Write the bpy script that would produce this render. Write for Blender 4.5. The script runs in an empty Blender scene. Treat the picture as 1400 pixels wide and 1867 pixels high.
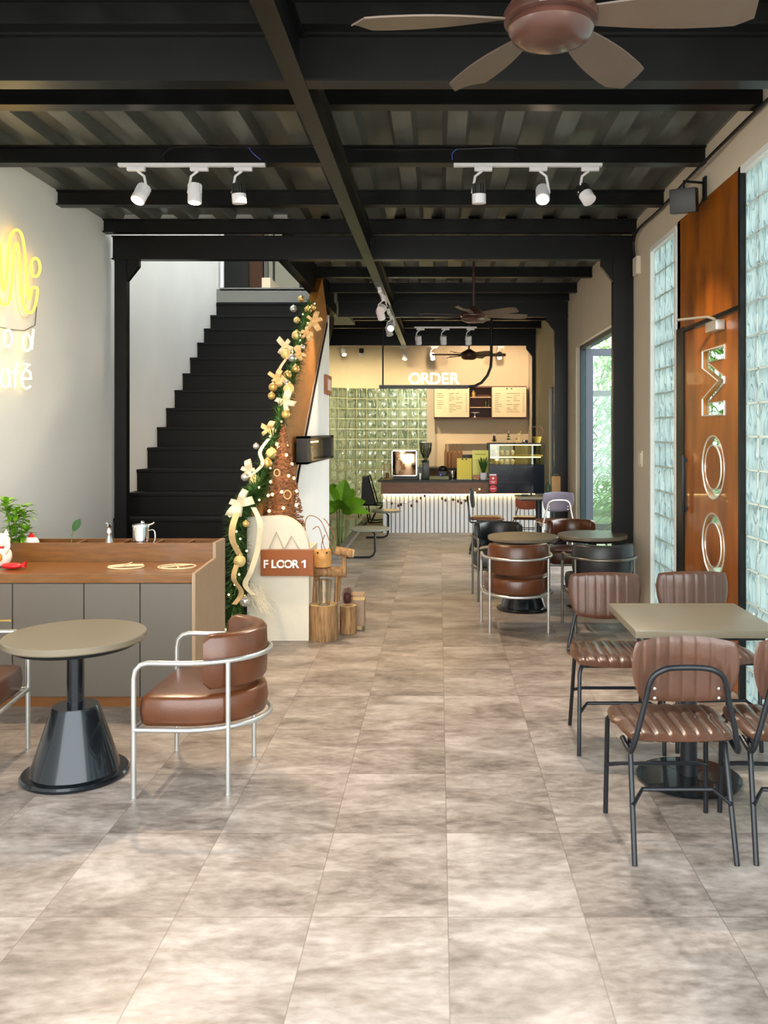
import bpy, bmesh, math, random
from math import sin, cos, pi, radians, sqrt
from mathutils import Vector, Matrix
random.seed(7)
S = bpy.context.scene
COL = S.collection
F = 1595.0; VX = 800.0; VY = 785.0; H = 1.6

# ------------------------------------------------------------------ camera
cam = bpy.data.cameras.new('camera'); camo = bpy.data.objects.new('camera', cam); COL.objects.link(camo)
camo.location = (0, 0, H); camo.rotation_euler = (radians(90), 0, 0)
cam.sensor_fit = 'VERTICAL'; cam.sensor_height = 36.0; cam.lens = 36.0 * F / 1867.0
cam.shift_x = (700.0 - VX) / 1867.0; cam.shift_y = -(933.5 - VY) / 1867.0
cam.clip_start = 0.05; cam.clip_end = 300
S.camera = camo
# ------------------------------------------------------------------ view
S.view_settings.view_transform = 'Standard'; S.view_settings.look = 'None'
S.view_settings.gamma = 1.0; S.view_settings.use_curve_mapping = False
S.view_settings.exposure = 0.8
# ------------------------------------------------------------------ world: overcast bright day
W = bpy.data.worlds.new('sky'); S.world = W; W.use_nodes = True
wn = W.node_tree.nodes; wl = W.node_tree.links
bg = wn['Background']; bg.inputs[1].default_value = 4.2
tc = wn.new('ShaderNodeTexCoord'); sep = wn.new('ShaderNodeSeparateXYZ'); ramp = wn.new('ShaderNodeValToRGB')
wl.new(tc.outputs['Generated'], sep.inputs[0]); wl.new(sep.outputs[2], ramp.inputs[0]); wl.new(ramp.outputs[0], bg.inputs[0])
ramp.color_ramp.elements[0].position = 0.0; ramp.color_ramp.elements[0].color = (0.97, 0.98, 0.96, 1)
ramp.color_ramp.elements[1].position = 0.7; ramp.color_ramp.elements[1].color = (0.92, 0.97, 1.0, 1)

def spot(loc, target, power, color=(1, .72, .42), size=70, blend=.7, rad=.03):
    l = bpy.data.lights.new('spot_lamp', 'SPOT'); l.energy = power; l.color = color
    l.spot_size = radians(size); l.spot_blend = blend; l.shadow_soft_size = rad
    o = bpy.data.objects.new('spot_lamp', l); COL.objects.link(o); o.location = loc
    o.rotation_euler = (Vector(target) - Vector(loc)).to_track_quat('-Z', 'Y').to_euler()
    return o
def point(loc, power, color=(1, .72, .42), rad=.03):
    l = bpy.data.lights.new('bulb', 'POINT'); l.energy = power; l.color = color; l.shadow_soft_size = rad
    o = bpy.data.objects.new('bulb', l); COL.objects.link(o); o.location = loc
    return o
WARM = (1, .76, .5); NEUT = (1, .9, .78)
# the lit heads of the ceiling tracks, with some added spots among them
spot((-2.04, 5.82, 3.12), (-2.3, 4.0, 0), 170, WARM, 85)
spot((-2.1, 5.75, 3.15), (-3.05, 6.9, 1.3), 15, WARM, 110, 1)  # added spot to brighten the left wall; no head of its own
spot((-1.6, 5.75, 3.15), (-3.05, 5.6, 1.5), 8, NEUT, 120, 1)  # second added wall spot, also without a head
spot((-1.64, 5.80, 3.14), (-1.2, 6.9, .8), 110, WARM, 75)
spot((-1.30, 5.80, 3.14), (-1.45, 8.0, 1.9), 170, WARM, 65)
spot((.66, 5.80, 3.16), (.45, 3.8, 0), 150, NEUT, 80)
spot((1.07, 5.80, 3.14), (1.8, 5.78, 1.25), 60, WARM, 70)
spot((1.0, 5.80, 3.14), (1.0, 3.4, 0), 50, WARM, 75)
spot((-.70, 9.7, 3.0), (-1.4, 8.9, 1.9), 60, WARM, 80)
spot((-.62, 7.6, 3.1), (0.0, 7.0, 0), 150, WARM, 70)  # added spot for a warm floor pool; no track head here
spot((-.62, 6.3, 3.1), (0.0, 5.0, 0), 110, WARM, 70)  # another added floor spot with no head above it
spot((-.6, 11.2, 3.0), (.1, 11.0, 0), 60, WARM, 70)
for x in (-.3, .05, .42): spot((x, 13.15, 2.93), (x, 13.9, .5), 35, WARM, 80)
spot((-.72, 16.0, 3.0), (-1.2, 17.6, 1.6), 60, (1, .85, .5), 100)
spot((-.1, 16.0, 3.05), (.5, 17.6, 2.1), 45, WARM, 110)
spot((1.1, 16.0, 3.05), (1.2, 17.6, 2.1), 55, WARM, 110)
spot((-1.7, 15.6, 3.05), (-2.2, 17.0, 1.6), 60, (1, .9, .55), 110)

# ------------------------------------------------------------------ materials
def s2l(c): return tuple((v / 255 / 12.92 if v / 255 <= .04045 else ((v / 255 + .055) / 1.055) ** 2.4) for v in c)
MATS = {}
def mat(name, col, rough=.5, metal=0, var=0, scale=4, stretch=(1, 1, 1), bump=0, bscale=None, col2=None, spec=.5, coat=0, emit=None, estr=0, detail=6):
    if name in MATS: return MATS[name]
    m = bpy.data.materials.new(name); m.use_nodes = True; N = m.node_tree.nodes; L = m.node_tree.links
    p = N['Principled BSDF']; c = s2l(col)
    p.inputs['Base Color'].default_value = (*c, 1); p.inputs['Roughness'].default_value = rough
    p.inputs['Metallic'].default_value = metal; p.inputs['Specular IOR Level'].default_value = spec
    p.inputs['Coat Weight'].default_value = coat
    if emit: p.inputs['Emission Color'].default_value = (*s2l(emit), 1); p.inputs['Emission Strength'].default_value = estr
    t = N.new('ShaderNodeTexCoord'); mp = N.new('ShaderNodeMapping'); mp.inputs['Scale'].default_value = stretch
    L.new(t.outputs['Object'], mp.inputs[0])
    nz = N.new('ShaderNodeTexNoise'); nz.inputs['Scale'].default_value = scale; nz.inputs['Detail'].default_value = detail
    L.new(mp.outputs[0], nz.inputs[0])
    if var or col2:
        d = s2l(col2) if col2 else tuple(v * (1 - var) for v in c)
        r = N.new('ShaderNodeValToRGB'); r.color_ramp.elements[0].color = (*d, 1); r.color_ramp.elements[1].color = (*c, 1)
        r.color_ramp.elements[0].position = .35; r.color_ramp.elements[1].position = .65
        L.new(nz.outputs[0], r.inputs[0]); L.new(r.outputs[0], p.inputs['Base Color'])
    if bump:
        b = N.new('ShaderNodeBump'); b.inputs['Strength'].default_value = bump; b.inputs['Distance'].default_value = .01
        if bscale:
            n2 = N.new('ShaderNodeTexNoise'); n2.inputs['Scale'].default_value = bscale; L.new(mp.outputs[0], n2.inputs[0]); L.new(n2.outputs[0], b.inputs['Height'])
        else: L.new(nz.outputs[0], b.inputs['Height'])
        L.new(b.outputs[0], p.inputs['Normal'])
    MATS[name] = m; return m
def emis(name, col, st):
    if name in MATS: return MATS[name]
    m = bpy.data.materials.new(name); m.use_nodes = True; N = m.node_tree.nodes; L = m.node_tree.links
    N.remove(N['Principled BSDF']); e = N.new('ShaderNodeEmission'); e.inputs[0].default_value = (*s2l(col), 1); e.inputs[1].default_value = st
    L.new(e.outputs[0], N['Material Output'].inputs[0]); MATS[name] = m; return m
def pane(name, tint=(235, 245, 240), gl=.12, rough=.0):
    if name in MATS: return MATS[name]
    m = bpy.data.materials.new(name); m.use_nodes = True; N = m.node_tree.nodes; L = m.node_tree.links
    N.remove(N['Principled BSDF']); tr = N.new('ShaderNodeBsdfTransparent'); tr.inputs[0].default_value = (*s2l(tint), 1)
    g = N.new('ShaderNodeBsdfGlossy'); g.inputs['Roughness'].default_value = rough
    mx = N.new('ShaderNodeMixShader'); lw = N.new('ShaderNodeLayerWeight'); lw.inputs[0].default_value = .25
    mm = N.new('ShaderNodeMath'); mm.operation = 'MULTIPLY_ADD'; mm.inputs[1].default_value = .6; mm.inputs[2].default_value = gl
    L.new(lw.outputs['Fresnel'], mm.inputs[0]); L.new(mm.outputs[0], mx.inputs[0])
    L.new(tr.outputs[0], mx.inputs[1]); L.new(g.outputs[0], mx.inputs[2]); L.new(mx.outputs[0], N['Material Output'].inputs[0])
    MATS[name] = m; return m
def glassblock(name, tint, thru=.25, tl=.8):
    m = bpy.data.materials.new(name); m.use_nodes = True; N = m.node_tree.nodes; L = m.node_tree.links
    N.remove(N['Principled BSDF'])
    t = N.new('ShaderNodeTexCoord'); mp = N.new('ShaderNodeMapping'); mp.inputs['Scale'].default_value = (1, 1.2, .4); L.new(t.outputs['Object'], mp.inputs[0])
    v = N.new('ShaderNodeTexNoise'); v.inputs['Scale'].default_value = 15; v.inputs['Detail'].default_value = 0; v.inputs['Distortion'].default_value = .7
    L.new(mp.outputs[0], v.inputs[0])
    # relief veins: thin ridges where the noise crosses its middle
    a = N.new('ShaderNodeMath'); a.operation = 'SUBTRACT'; a.inputs[1].default_value = .5; L.new(v.outputs[0], a.inputs[0])
    ab = N.new('ShaderNodeMath'); ab.operation = 'ABSOLUTE'; L.new(a.outputs[0], ab.inputs[0])
    mr = N.new('ShaderNodeMapRange'); mr.inputs[1].default_value = 0; mr.inputs[2].default_value = .07; mr.inputs[3].default_value = 1; mr.inputs[4].default_value = 0
    L.new(ab.outputs[0], mr.inputs[0])
    b = N.new('ShaderNodeBump'); b.inputs['Strength'].default_value = .9; b.inputs['Distance'].default_value = .02; L.new(mr.outputs[0], b.inputs['Height'])
    tr = N.new('ShaderNodeBsdfTranslucent'); mxc = N.new('ShaderNodeMix'); mxc.data_type = 'RGBA'; L.new(mr.outputs[0], mxc.inputs[0]); mxc.inputs[6].default_value = (*[c * tl for c in s2l(tint)], 1); mxc.inputs[7].default_value = (*[c * tl * k for c, k in zip(s2l(tint), (.40, .52, .56))], 1); L.new(mxc.outputs[2], tr.inputs[0])
    tp = N.new('ShaderNodeBsdfTransparent'); tp.inputs[0].default_value = (*s2l(tint), 1)
    gl = N.new('ShaderNodeBsdfGlossy'); gl.inputs['Roughness'].default_value = .12; gl.inputs[0].default_value = (.9, .95, .95, 1)
    L.new(b.outputs[0], gl.inputs['Normal']); L.new(b.outputs[0], tr.inputs['Normal'])
    m1 = N.new('ShaderNodeMixShader')
    # thicker glass along the veins lets less straight light through
    f1 = N.new('ShaderNodeMath'); f1.operation = 'MULTIPLY_ADD'; f1.inputs[1].default_value = -thru * .9; f1.inputs[2].default_value = thru; L.new(mr.outputs[0], f1.inputs[0])
    L.new(f1.outputs[0], m1.inputs[0]); L.new(tr.outputs[0], m1.inputs[1]); L.new(tp.outputs[0], m1.inputs[2])
    m2 = N.new('ShaderNodeMixShader'); m2.inputs[0].default_value = .13; L.new(m1.outputs[0], m2.inputs[1]); L.new(gl.outputs[0], m2.inputs[2])
    L.new(m2.outputs[0], N['Material Output'].inputs[0]); MATS[name] = m; return m

WHITE = mat('white_plaster', (242, 242, 238), .85, var=.05, scale=1.2, bump=.05, bscale=40)
BEIGE = mat('beige_plaster', (206, 192, 172), .85, var=.05, scale=1.5, bump=.05, bscale=40)
CREAM = mat('cream_plaster', (226, 216, 196), .8, var=.06, scale=3, bump=.25, bscale=14)
STEEL = mat('black_steel', (13, 14, 14), .36, .0, var=.3, scale=5, bump=.03, spec=.3)
STAIR = mat('black_stair_plate', (10, 10, 9), .45, .0, var=.35, scale=3, bump=.05, spec=.2)
WOODR = mat('red_brown_wood', (126, 76, 26), .4, var=.25, scale=6, stretch=(1.2, 5, 5), coat=.15)
PLANK = mat('walnut_counter_wood', (124, 78, 28), .34, var=.3, scale=7, stretch=(1, 7, 7), coat=.2)
PALEW = mat('pale_ash_veneer', (160, 132, 104), .5, var=.16, scale=10, stretch=(8, 8, .5))
DOORW = mat('amber_door_plywood', (158, 88, 10), .36, col2=(116, 60, 8), scale=2.5, stretch=(3, 3, .8), coat=.2)
BALW = mat('ochre_plywood', (172, 112, 44), .5, var=.2, scale=3, stretch=(1, 1, 3))
GREYC = mat('taupe_cabinet_laminate', (98, 90, 80), .55, var=.04, scale=2)
LEATH = mat('cognac_leather', (88, 48, 25), .3, var=.22, scale=9, bump=.08, bscale=160, coat=.1)
LEATD = mat('dark_brown_leather', (80, 50, 35), .33, var=.2, scale=9, bump=.08, bscale=160, coat=.1)
LEATB = mat('black_leather', (32, 34, 36), .4, var=.2, scale=9, bump=.08, bscale=160)
TERRA = mat('terracotta_fabric', (168, 92, 62), .8, var=.1, scale=20)
PURP = mat('plum_grey_plastic', (74, 66, 80), .45)
SILV = mat('brushed_silver_tube', (205, 206, 204), .28, .85, var=.1, scale=12)
BLKM = mat('black_metal_tube', (26, 29, 34), .35, .3)
GUN = mat('glossy_black_metal', (24, 30, 36), .22, .5, coat=.3)
STONE = mat('taupe_table_laminate', (112, 102, 84), .38, var=.08, scale=5)
CHROME = mat('chrome', (225, 225, 225), .12, 1)
WPLAS = mat('white_plastic', (232, 230, 234), .35)
BPLAS = mat('black_plastic', (22, 22, 22), .45)
FANB = mat('brown_fan_enamel', (72, 44, 36), .3, var=.05, coat=.3)
FANW = mat('taupe_fan_blade', (90, 74, 62), .45, var=.1, scale=8)
DECKM = mat('galvanised_deck', (116, 118, 112), .38, .5, var=.3, scale=3, stretch=(3, .4, 1))
BLUEF = mat('dark_blue_aluminium', (38, 50, 62), .4, .2)
NEON = emis('warm_neon', (255, 196, 70), 2.0)
NEONW = emis('white_neon', (255, 230, 158), 1.8)
LENS = emis('lit_lamp_lens', (255, 226, 190), 22)
BULBM = emis('fairy_bulb', (255, 220, 140), 4)
LEDM = emis('led_strip', (255, 214, 130), 16)
PINE = mat('pine_needles', (78, 122, 52), .7, var=.65, scale=30)
LEAFG = mat('bright_green_leaf', (118, 172, 36), .4, var=.25, scale=8)
LEAFD = mat('dark_green_leaf', (44, 92, 32), .5, var=.4, scale=12)
BAMB = mat('bamboo_foliage', (136, 190, 70), .5, col2=(62, 124, 42), scale=3)
GOLD = mat('gold_bauble', (222, 184, 110), .25, .5)
PGOLD = mat('glitter_champagne_bauble', (232, 208, 140), .5, .2, var=.2, scale=120)
SILB = mat('silver_bauble', (225, 222, 218), .15, .7)
RIBB = mat('gold_ribbon', (232, 196, 140), .5, var=.15, scale=20)
CRIB = mat('cream_ribbon', (238, 224, 190), .55, var=.12, scale=20)
TWIG = mat('brown_twigs', (176, 112, 66), .7, var=.75, scale=60)
BARK = mat('log_bark', (172, 132, 86), .85, col2=(120, 88, 56), scale=9, stretch=(6, 6, .8), bump=.8)
CUTW = mat('cut_log_wood', (214, 178, 124), .75, var=.2, scale=20)
PIGW = mat('carved_wood', (214, 156, 86), .5, var=.2, scale=14)
RED = mat('red_gloss', (196, 26, 30), .35)
YEL = mat('yellow_acrylic', (232, 224, 80), .35, emit=(220, 215, 80), estr=0.0)
CLEAR = pane('clear_glass'); CLEAR2 = pane('door_glass', (222, 240, 232), .03)
SHELFG = pane('display_glass', (235, 240, 225), .05)
TERP = mat('yellow_pot', (190, 160, 60), .5)
PAPER = mat('kraft_paper', (178, 138, 92), .8, var=.12, scale=12)
MENU = mat('menu_board_white', (240, 222, 186), .6)
INK = mat('printed_ink', (120, 92, 60), .7)
GROUND = mat('pale_paving', (196, 186, 168), .85, var=.15, scale=1.5)
CONC = mat('grey_concrete', (140, 134, 124), .7, var=.15, scale=4)
PIT = mat('dark_pond_lining', (40, 52, 34), .6)
WATER = mat('still_pond_water', (34, 48, 22), .06, spec=.9)
GBM = glassblock('aqua_glass_block', (224, 236, 236), .36, .82)
GBY = glassblock('green_glass_block', (186, 184, 158), .25, .85)
MORT = mat('pale_mortar', (200, 214, 208), .8)
MORTG = mat('green_grey_mortar', (196, 196, 160), .8)

def floor_mat():
    m = bpy.data.materials.new('stone_look_vinyl_tiles'); m.use_nodes = True; N = m.node_tree.nodes; L = m.node_tree.links
    p = N['Principled BSDF']
    g = N.new('ShaderNodeNewGeometry')
    sp = N.new('ShaderNodeSeparateXYZ'); L.new(g.outputs['Position'], sp.inputs[0])
    def M(op, a, b=None, c=None):
        n = N.new('ShaderNodeMath'); n.operation = op
        for i, v in enumerate((a, b, c)):
            if v is None: continue
            if isinstance(v, (int, float)): n.inputs[i].default_value = v
            else: L.new(v, n.inputs[i])
        return n.outputs[0]
    tx = M('MULTIPLY_ADD', sp.outputs[0], 1 / .449, -.03 / .449 + 100); ty = M('MULTIPLY_ADD', sp.outputs[1], 1 / .6, -2.877 / .6 + 100)
    fx = M('FRACT', tx); fy = M('FRACT', ty); ix = M('FLOOR', tx); iy = M('FLOOR', ty)
    cx = N.new('ShaderNodeCombineXYZ'); L.new(ix, cx.inputs[0]); L.new(iy, cx.inputs[1])
    wn_ = N.new('ShaderNodeTexWhiteNoise'); wn_.noise_dimensions = '3D'; L.new(cx.outputs[0], wn_.inputs[0])
    vm = N.new('ShaderNodeVectorMath'); vm.operation = 'MULTIPLY_ADD'; vm.inputs[1].default_value = (20, 20, 20)
    L.new(wn_.outputs['Color'], vm.inputs[0]); L.new(g.outputs['Position'], vm.inputs[2])
    mp = N.new('ShaderNodeMapping'); mp.inputs['Scale'].default_value = (.75, 1.5, 1); L.new(vm.outputs[0], mp.inputs[0])
    n1 = N.new('ShaderNodeTexNoise'); n1.inputs['Scale'].default_value = 2.6; n1.inputs['Detail'].default_value = 9; n1.inputs['Roughness'].default_value = .68; n1.inputs['Distortion'].default_value = .5; L.new(mp.outputs[0], n1.inputs[0])
    n2 = N.new('ShaderNodeTexNoise'); n2.inputs['Scale'].default_value = 22; n2.inputs['Detail'].default_value = 8; L.new(mp.outputs[0], n2.inputs[0])
    mixn = M('MULTIPLY_ADD', n2.outputs[0], .28, M('MULTIPLY', n1.outputs[0], .72))
    mixn = M('ADD', mixn, M('MULTIPLY_ADD', wn_.outputs['Value'], .04, -.02))
    r = N.new('ShaderNodeValToRGB'); e = r.color_ramp.elements
    e[0].position = .37; e[0].color = (*s2l((94, 84, 78)), 1); e[1].position = .64; e[1].color = (*s2l((168, 158, 151)), 1)
    k = e.new(.48); k.color = (*s2l((130, 119, 111)), 1)
    L.new(mixn, r.inputs[0])
    ex = M('MINIMUM', fx, M('SUBTRACT', 1, fx)); ey = M('MINIMUM', fy, M('SUBTRACT', 1, fy))
    jx = M('LESS_THAN', ex, .0045); jy = M('LESS_THAN', ey, .0035); j = M('MAXIMUM', jx, jy)
    mx = N.new('ShaderNodeMix'); mx.data_type = 'RGBA'; L.new(M('MULTIPLY', j, .5), mx.inputs[0]); L.new(r.outputs[0], mx.inputs[6]); mx.inputs[7].default_value = (*s2l((86, 72, 62)), 1)
    L.new(mx.outputs[2], p.inputs['Base Color'])
    L.new(M('MULTIPLY_ADD', n2.outputs[0], .3, .26), p.inputs['Roughness'])
    b = N.new('ShaderNodeBump'); b.inputs['Strength'].default_value = .12; b.inputs['Distance'].default_value = .004
    L.new(M('SUBTRACT', n2.outputs[0], j), b.inputs['Height']); L.new(b.outputs[0], p.inputs['Normal'])
    return m
FLOOR = floor_mat()

# ------------------------------------------------------------------ mesh helpers
class B:
    def __init__(s): s.bm = bmesh.new()
    def box(s, x0, x1, y0, y1, z0, z1, bev=0, rot=None, piv=None):
        r = bmesh.ops.create_cube(s.bm, size=1); vs = r['verts']
        for v in vs:
            v.co = Vector(((x0 + x1) / 2 + v.co.x * (x1 - x0), (y0 + y1) / 2 + v.co.y * (y1 - y0), (z0 + z1) / 2 + v.co.z * (z1 - z0)))
        if bev:
            es = list({e for v in vs for e in v.link_edges})
            r2 = bmesh.ops.bevel(s.bm, geom=es, offset=bev, segments=2, affect='EDGES', profile=.6)
            vs = list({v for f in r2['faces'] for v in f.verts} | {v for v in vs if v.is_valid})
        if rot is not None:
            c = Vector(piv) if piv else Vector(((x0 + x1) / 2, (y0 + y1) / 2, (z0 + z1) / 2))
            for v in vs: v.co = rot @ (v.co - c) + c
        return s
    def tube(s, pts, r, closed=False, seg=10, smooth=0, radii=None):
        P = [Vector(p) for p in pts]
        if smooth: P = cr(P, smooth, closed)
        n = len(P); rings = []; up = None
        for i in range(n):
            if closed: t = P[(i + 1) % n] - P[i - 1]
            else: t = P[min(i + 1, n - 1)] - P[max(i - 1, 0)]
            if t.length < 1e-9: t = Vector((0, 0, 1))
            t.normalize()
            if up is None: up = t.orthogonal().normalized()
            up = up - t * up.dot(t)
            if up.length < 1e-6: up = t.orthogonal()
            up.normalize(); w = t.cross(up)
            rr = radii[int(i * (len(radii) - 1) / max(1, n - 1))] if radii else r
            rings.append([s.bm.verts.new(P[i] + (up * cos(a) + w * sin(a)) * rr) for a in [2 * pi * k / seg for k in range(seg)]])
        for i in range(n if closed else n - 1):
            A = rings[i]; C = rings[(i + 1) % n]
            for k in range(seg): s.bm.faces.new((A[k], A[(k + 1) % seg], C[(k + 1) % seg], C[k]))
        if not closed: s.bm.faces.new(rings[0][::-1]); s.bm.faces.new(rings[-1])
        return s
    def lathe(s, prof, c=(0, 0, 0), seg=32, M=None):
        c = Vector(c); rings = []
        for (r, z) in prof:
            rings.append([s.bm.verts.new((max(r, 1e-4) * cos(2 * pi * k / seg), max(r, 1e-4) * sin(2 * pi * k / seg), z)) for k in range(seg)])
        for A, C in zip(rings, rings[1:]):
            for k in range(seg): s.bm.faces.new((A[k], A[(k + 1) % seg], C[(k + 1) % seg], C[k]))
        s.bm.faces.new(rings[0][::-1]); s.bm.faces.new(rings[-1])
        for R in rings:
            for v in R:
                if M is not None: v.co = M @ v.co
                v.co = v.co + c
        return s
    def sph(s, c, r, sc=(1, 1, 1), u=16, v=10):
        q = bmesh.ops.create_uvsphere(s.bm, u_segments=u, v_segments=v, radius=r)
        for w in q['verts']: w.co = Vector((w.co.x * sc[0], w.co.y * sc[1], w.co.z * sc[2])) + Vector(c)
        return s
    def prism(s, poly, f0, f1):
        """poly of 2d points; f0/f1 map (a,b)->3d"""
        A = [s.bm.verts.new(f0(a, b)) for a, b in poly]; C = [s.bm.verts.new(f1(a, b)) for a, b in poly]; n = len(poly)
        s.bm.faces.new(A[::-1]); s.bm.faces.new(C)
        for i in range(n): s.bm.faces.new((A[i], A[(i + 1) % n], C[(i + 1) % n], C[i]))
        return s
    def leaf(s, base, d, L, w, droop=.3, fold=.25, n=5, up=(0, 0, 1)):
        base = Vector(base); d = Vector(d).normalized(); side = d.cross(Vector(up))
        if side.length < 1e-3: side = Vector((1, 0, 0))
        side.normalize(); nrm = side.cross(d); prev = None
        for i in range(n + 1):
            t = i / n; c = base + d * (L * t) - Vector((0, 0, 1)) * (droop * L * t * t); ww = w * (sin(pi * min(1, t * .93 + .05)) ** .8)
            tr = (s.bm.verts.new(c - side * ww + nrm * ww * fold), s.bm.verts.new(c), s.bm.verts.new(c + side * ww + nrm * ww * fold))
            if prev:
                s.bm.faces.new((prev[0], prev[1], tr[1], tr[0])); s.bm.faces.new((prev[1], prev[2], tr[2], tr[1]))
            prev = tr
        return s
    def strip(s, pts, w, side, thick=.0015):
        P = cr([Vector(p) for p in pts], 6); side = Vector(side); vs = []
        for i, p in enumerate(P):
            t = (P[min(i + 1, len(P) - 1)] - P[max(i - 1, 0)]).normalized()
            n = t.cross(side)
            n = n.normalized() if n.length > 1e-5 else Vector((0, 0, 1))
            vs.append([s.bm.verts.new(p + side * (w * a) + n * (thick * b)) for a, b in ((-1, -1), (1, -1), (1, 1), (-1, 1))])
        for A, C in zip(vs, vs[1:]):
            for k in range(4): s.bm.faces.new((A[k], A[(k + 1) % 4], C[(k + 1) % 4], C[k]))
        return s
    def mod(s, fn):
        for v in s.bm.verts: v.co = Vector(fn(v.co))
        return s
def cr(P, k, closed=False):
    n = len(P); out = []
    rng = range(n) if closed else range(n - 1)
    for i in rng:
        if closed: a, b, c, d = P[i - 1], P[i], P[(i + 1) % n], P[(i + 2) % n]
        else: a, b, c, d = P[max(i - 1, 0)], P[i], P[i + 1], P[min(i + 2, n - 1)]
        for j in range(k):
            t = j / k
            out.append(.5 * ((2 * b) + (c - a) * t + (2 * a - 5 * b + 4 * c - d) * t * t + (3 * b - a - 3 * c + d) * t ** 3))
    if not closed: out.append(P[-1])
    return out
def root_of(o):
    while o.parent: o = o.parent
    return o
def obj(b, name, m, parent=None, smooth=True, local=False, ang=40):
    bm = b.bm if isinstance(b, B) else b
    bmesh.ops.recalc_face_normals(bm, faces=bm.faces)
    off = Vector((0, 0, 0))
    if parent is not None:
        if not local: off = root_of(parent).location.copy()
    elif bm.verts:
        xs = [v.co for v in bm.verts]
        off = Vector(((min(v.x for v in xs) + max(v.x for v in xs)) / 2, (min(v.y for v in xs) + max(v.y for v in xs)) / 2, min(v.z for v in xs)))
    bmesh.ops.translate(bm, verts=bm.verts, vec=-off)
    me = bpy.data.meshes.new(name); bm.to_mesh(me); bm.free()
    if smooth:
        for p in me.polygons: p.use_smooth = True
        try: me.set_sharp_from_angle(angle=radians(ang))
        except Exception: pass
    me.materials.append(m)
    o = bpy.data.objects.new(name, me); COL.objects.link(o)
    if parent is not None: o.parent = parent
    else: o.location = off
    return o
def tag(o, label, cat, group=None, kind=None):
    if label: o['label'] = label
    if cat: o['category'] = cat
    if group: o['group'] = group
    if kind: o['kind'] = kind
    return o
def thing(name, label, cat, loc=(0, 0, 0), rotz=0, group=None):
    o = bpy.data.objects.new(name, None); COL.objects.link(o); o.location = loc; o.rotation_euler = (0, 0, rotz)
    o.empty_display_size = .1
    return tag(o, label, cat, group)
def struct(b, name, m, smooth=False, label=None):
    o = obj(b, name, m, smooth=smooth); o['kind'] = 'structure'
    if label: o['label'] = label
    return o
def dup(root, loc, rotz, label):
    r = root.copy(); COL.objects.link(r); r.location = loc; r.rotation_euler = (0, 0, rotz); r['label'] = label
    for ch in list(root.children):
        c = ch.copy(); COL.objects.link(c); c.parent = r
        for g in ch.children:
            d = g.copy(); COL.objects.link(d); d.parent = c
    return r
def px(x, y, Y): return Vector(((x - VX) * Y / F, Y, H - (y - VY) * Y / F))

def text_bm(txt, size, ext, M, offset=0.0):
    cu = bpy.data.curves.new('letter', 'FONT'); cu.body = txt; cu.size = size; cu.extrude = ext; cu.offset = offset; cu.align_x = 'CENTER'
    cu.resolution_u = 4
    o = bpy.data.objects.new('letter_tmp', cu); COL.objects.link(o)
    me = bpy.data.meshes.new_from_object(o.evaluated_get(bpy.context.evaluated_depsgraph_get()))
    b = B(); b.bm.from_mesh(me); bpy.data.objects.remove(o); bpy.data.curves.remove(cu); bpy.data.meshes.remove(me)
    b.mod(lambda v: M @ v); return b
FACE = Matrix(((1, 0, 0), (0, 0, -1), (0, 1, 0))).to_4x4()   # text facing the camera (-Y)

XL, XR = -3.05, 1.80
ZJ, ZM, ZD = 3.40, 3.18, 3.52
# ================================================================== SETTING
struct(B().box(-3.6, 1.95, -1.5, 17.9, -.12, 0), 'floor', FLOOR)
struct(B().box(1.95, 30, -6, 30, -.14, -.02), 'ground', GROUND)
struct(B().box(-12, 1.95, -14, -1.5, -.14, -.02), 'ground_front', GROUND)
def deck(x0, x1, y0, y1):
    b = B(); pitch = .345; x = x0; top = []
    while x < x1:
        top += [(x, 0), (x + .12, 0), (x + .15, .075), (x + .315, .075)]
        x += pitch
    top = [(min(a, x1), z) for a, z in top]
    vs0 = [b.bm.verts.new((a, y0, ZD + z)) for a, z in top]; vs1 = [b.bm.verts.new((a, y1, ZD + z)) for a, z in top]
    for i in range(len(top) - 1):
        if (vs0[i].co - vs0[i + 1].co).length > 1e-5: b.bm.faces.new((vs0[i], vs0[i + 1], vs1[i + 1], vs1[i]))
    b.box(x0, x1, y0, y1, ZD + .09, ZD + .16)
    return b
b = deck(XL, XR + .1, 1.5, 8.15); struct(b, 'ceiling', DECKM)
b = deck(-1.42, XR + .1, 8.15, 17.9); struct(b, 'ceiling', DECKM)

b = deck(-2.5, -1.42, 14.65, 17.9); struct(b, 'ceiling', DECKM)
def ibeam_x(x0, x1, y, z0, z1, w=.1, t=.012):
    b = B(); b.box(x0, x1, y - w / 2, y + w / 2, z0, z0 + t); b.box(x0, x1, y - w / 2, y + w / 2, z1 - t, z1); b.box(x0, x1, y - .02, y + .02, z0 + t, z1 - t)
    return b
def ibeam_y(x, y0, y1, z0, z1, w=.1, t=.012):
    b = B(); b.box(x - w / 2, x + w / 2, y0, y1, z0, z0 + t); b.box(x - w / 2, x + w / 2, y0, y1, z1 - t, z1); b.box(x - .015, x + .015, y0, y1, z0 + t, z1 - t)
    return b
ti = [0]
def trim(b, m=STEEL, label=None):
    ti[0] += 1; return struct(b, 'trim_%d' % ti[0], m, label=label)
for y in (4.0,): trim(ibeam_x(XL, XR, y, ZM, ZJ), label='black steel main ceiling beam')
trim(ibeam_x(XL + .03, XR, 8.12, ZM, ZJ), label='black steel main beam in front of the stairs')
trim(ibeam_x(-1.4, XR, 12.22, ZM, ZJ), label='black steel main beam'); trim(ibeam_x(-2.37, XR, 16.3, ZM, ZJ), label='black steel main beam before the back wall')
for y in (1.7, 2.8, 3.92, 4.88, 5.93, 7.02, 7.98): trim(ibeam_x(XL, XR, y, ZJ, ZD), label='black steel joist')
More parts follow.
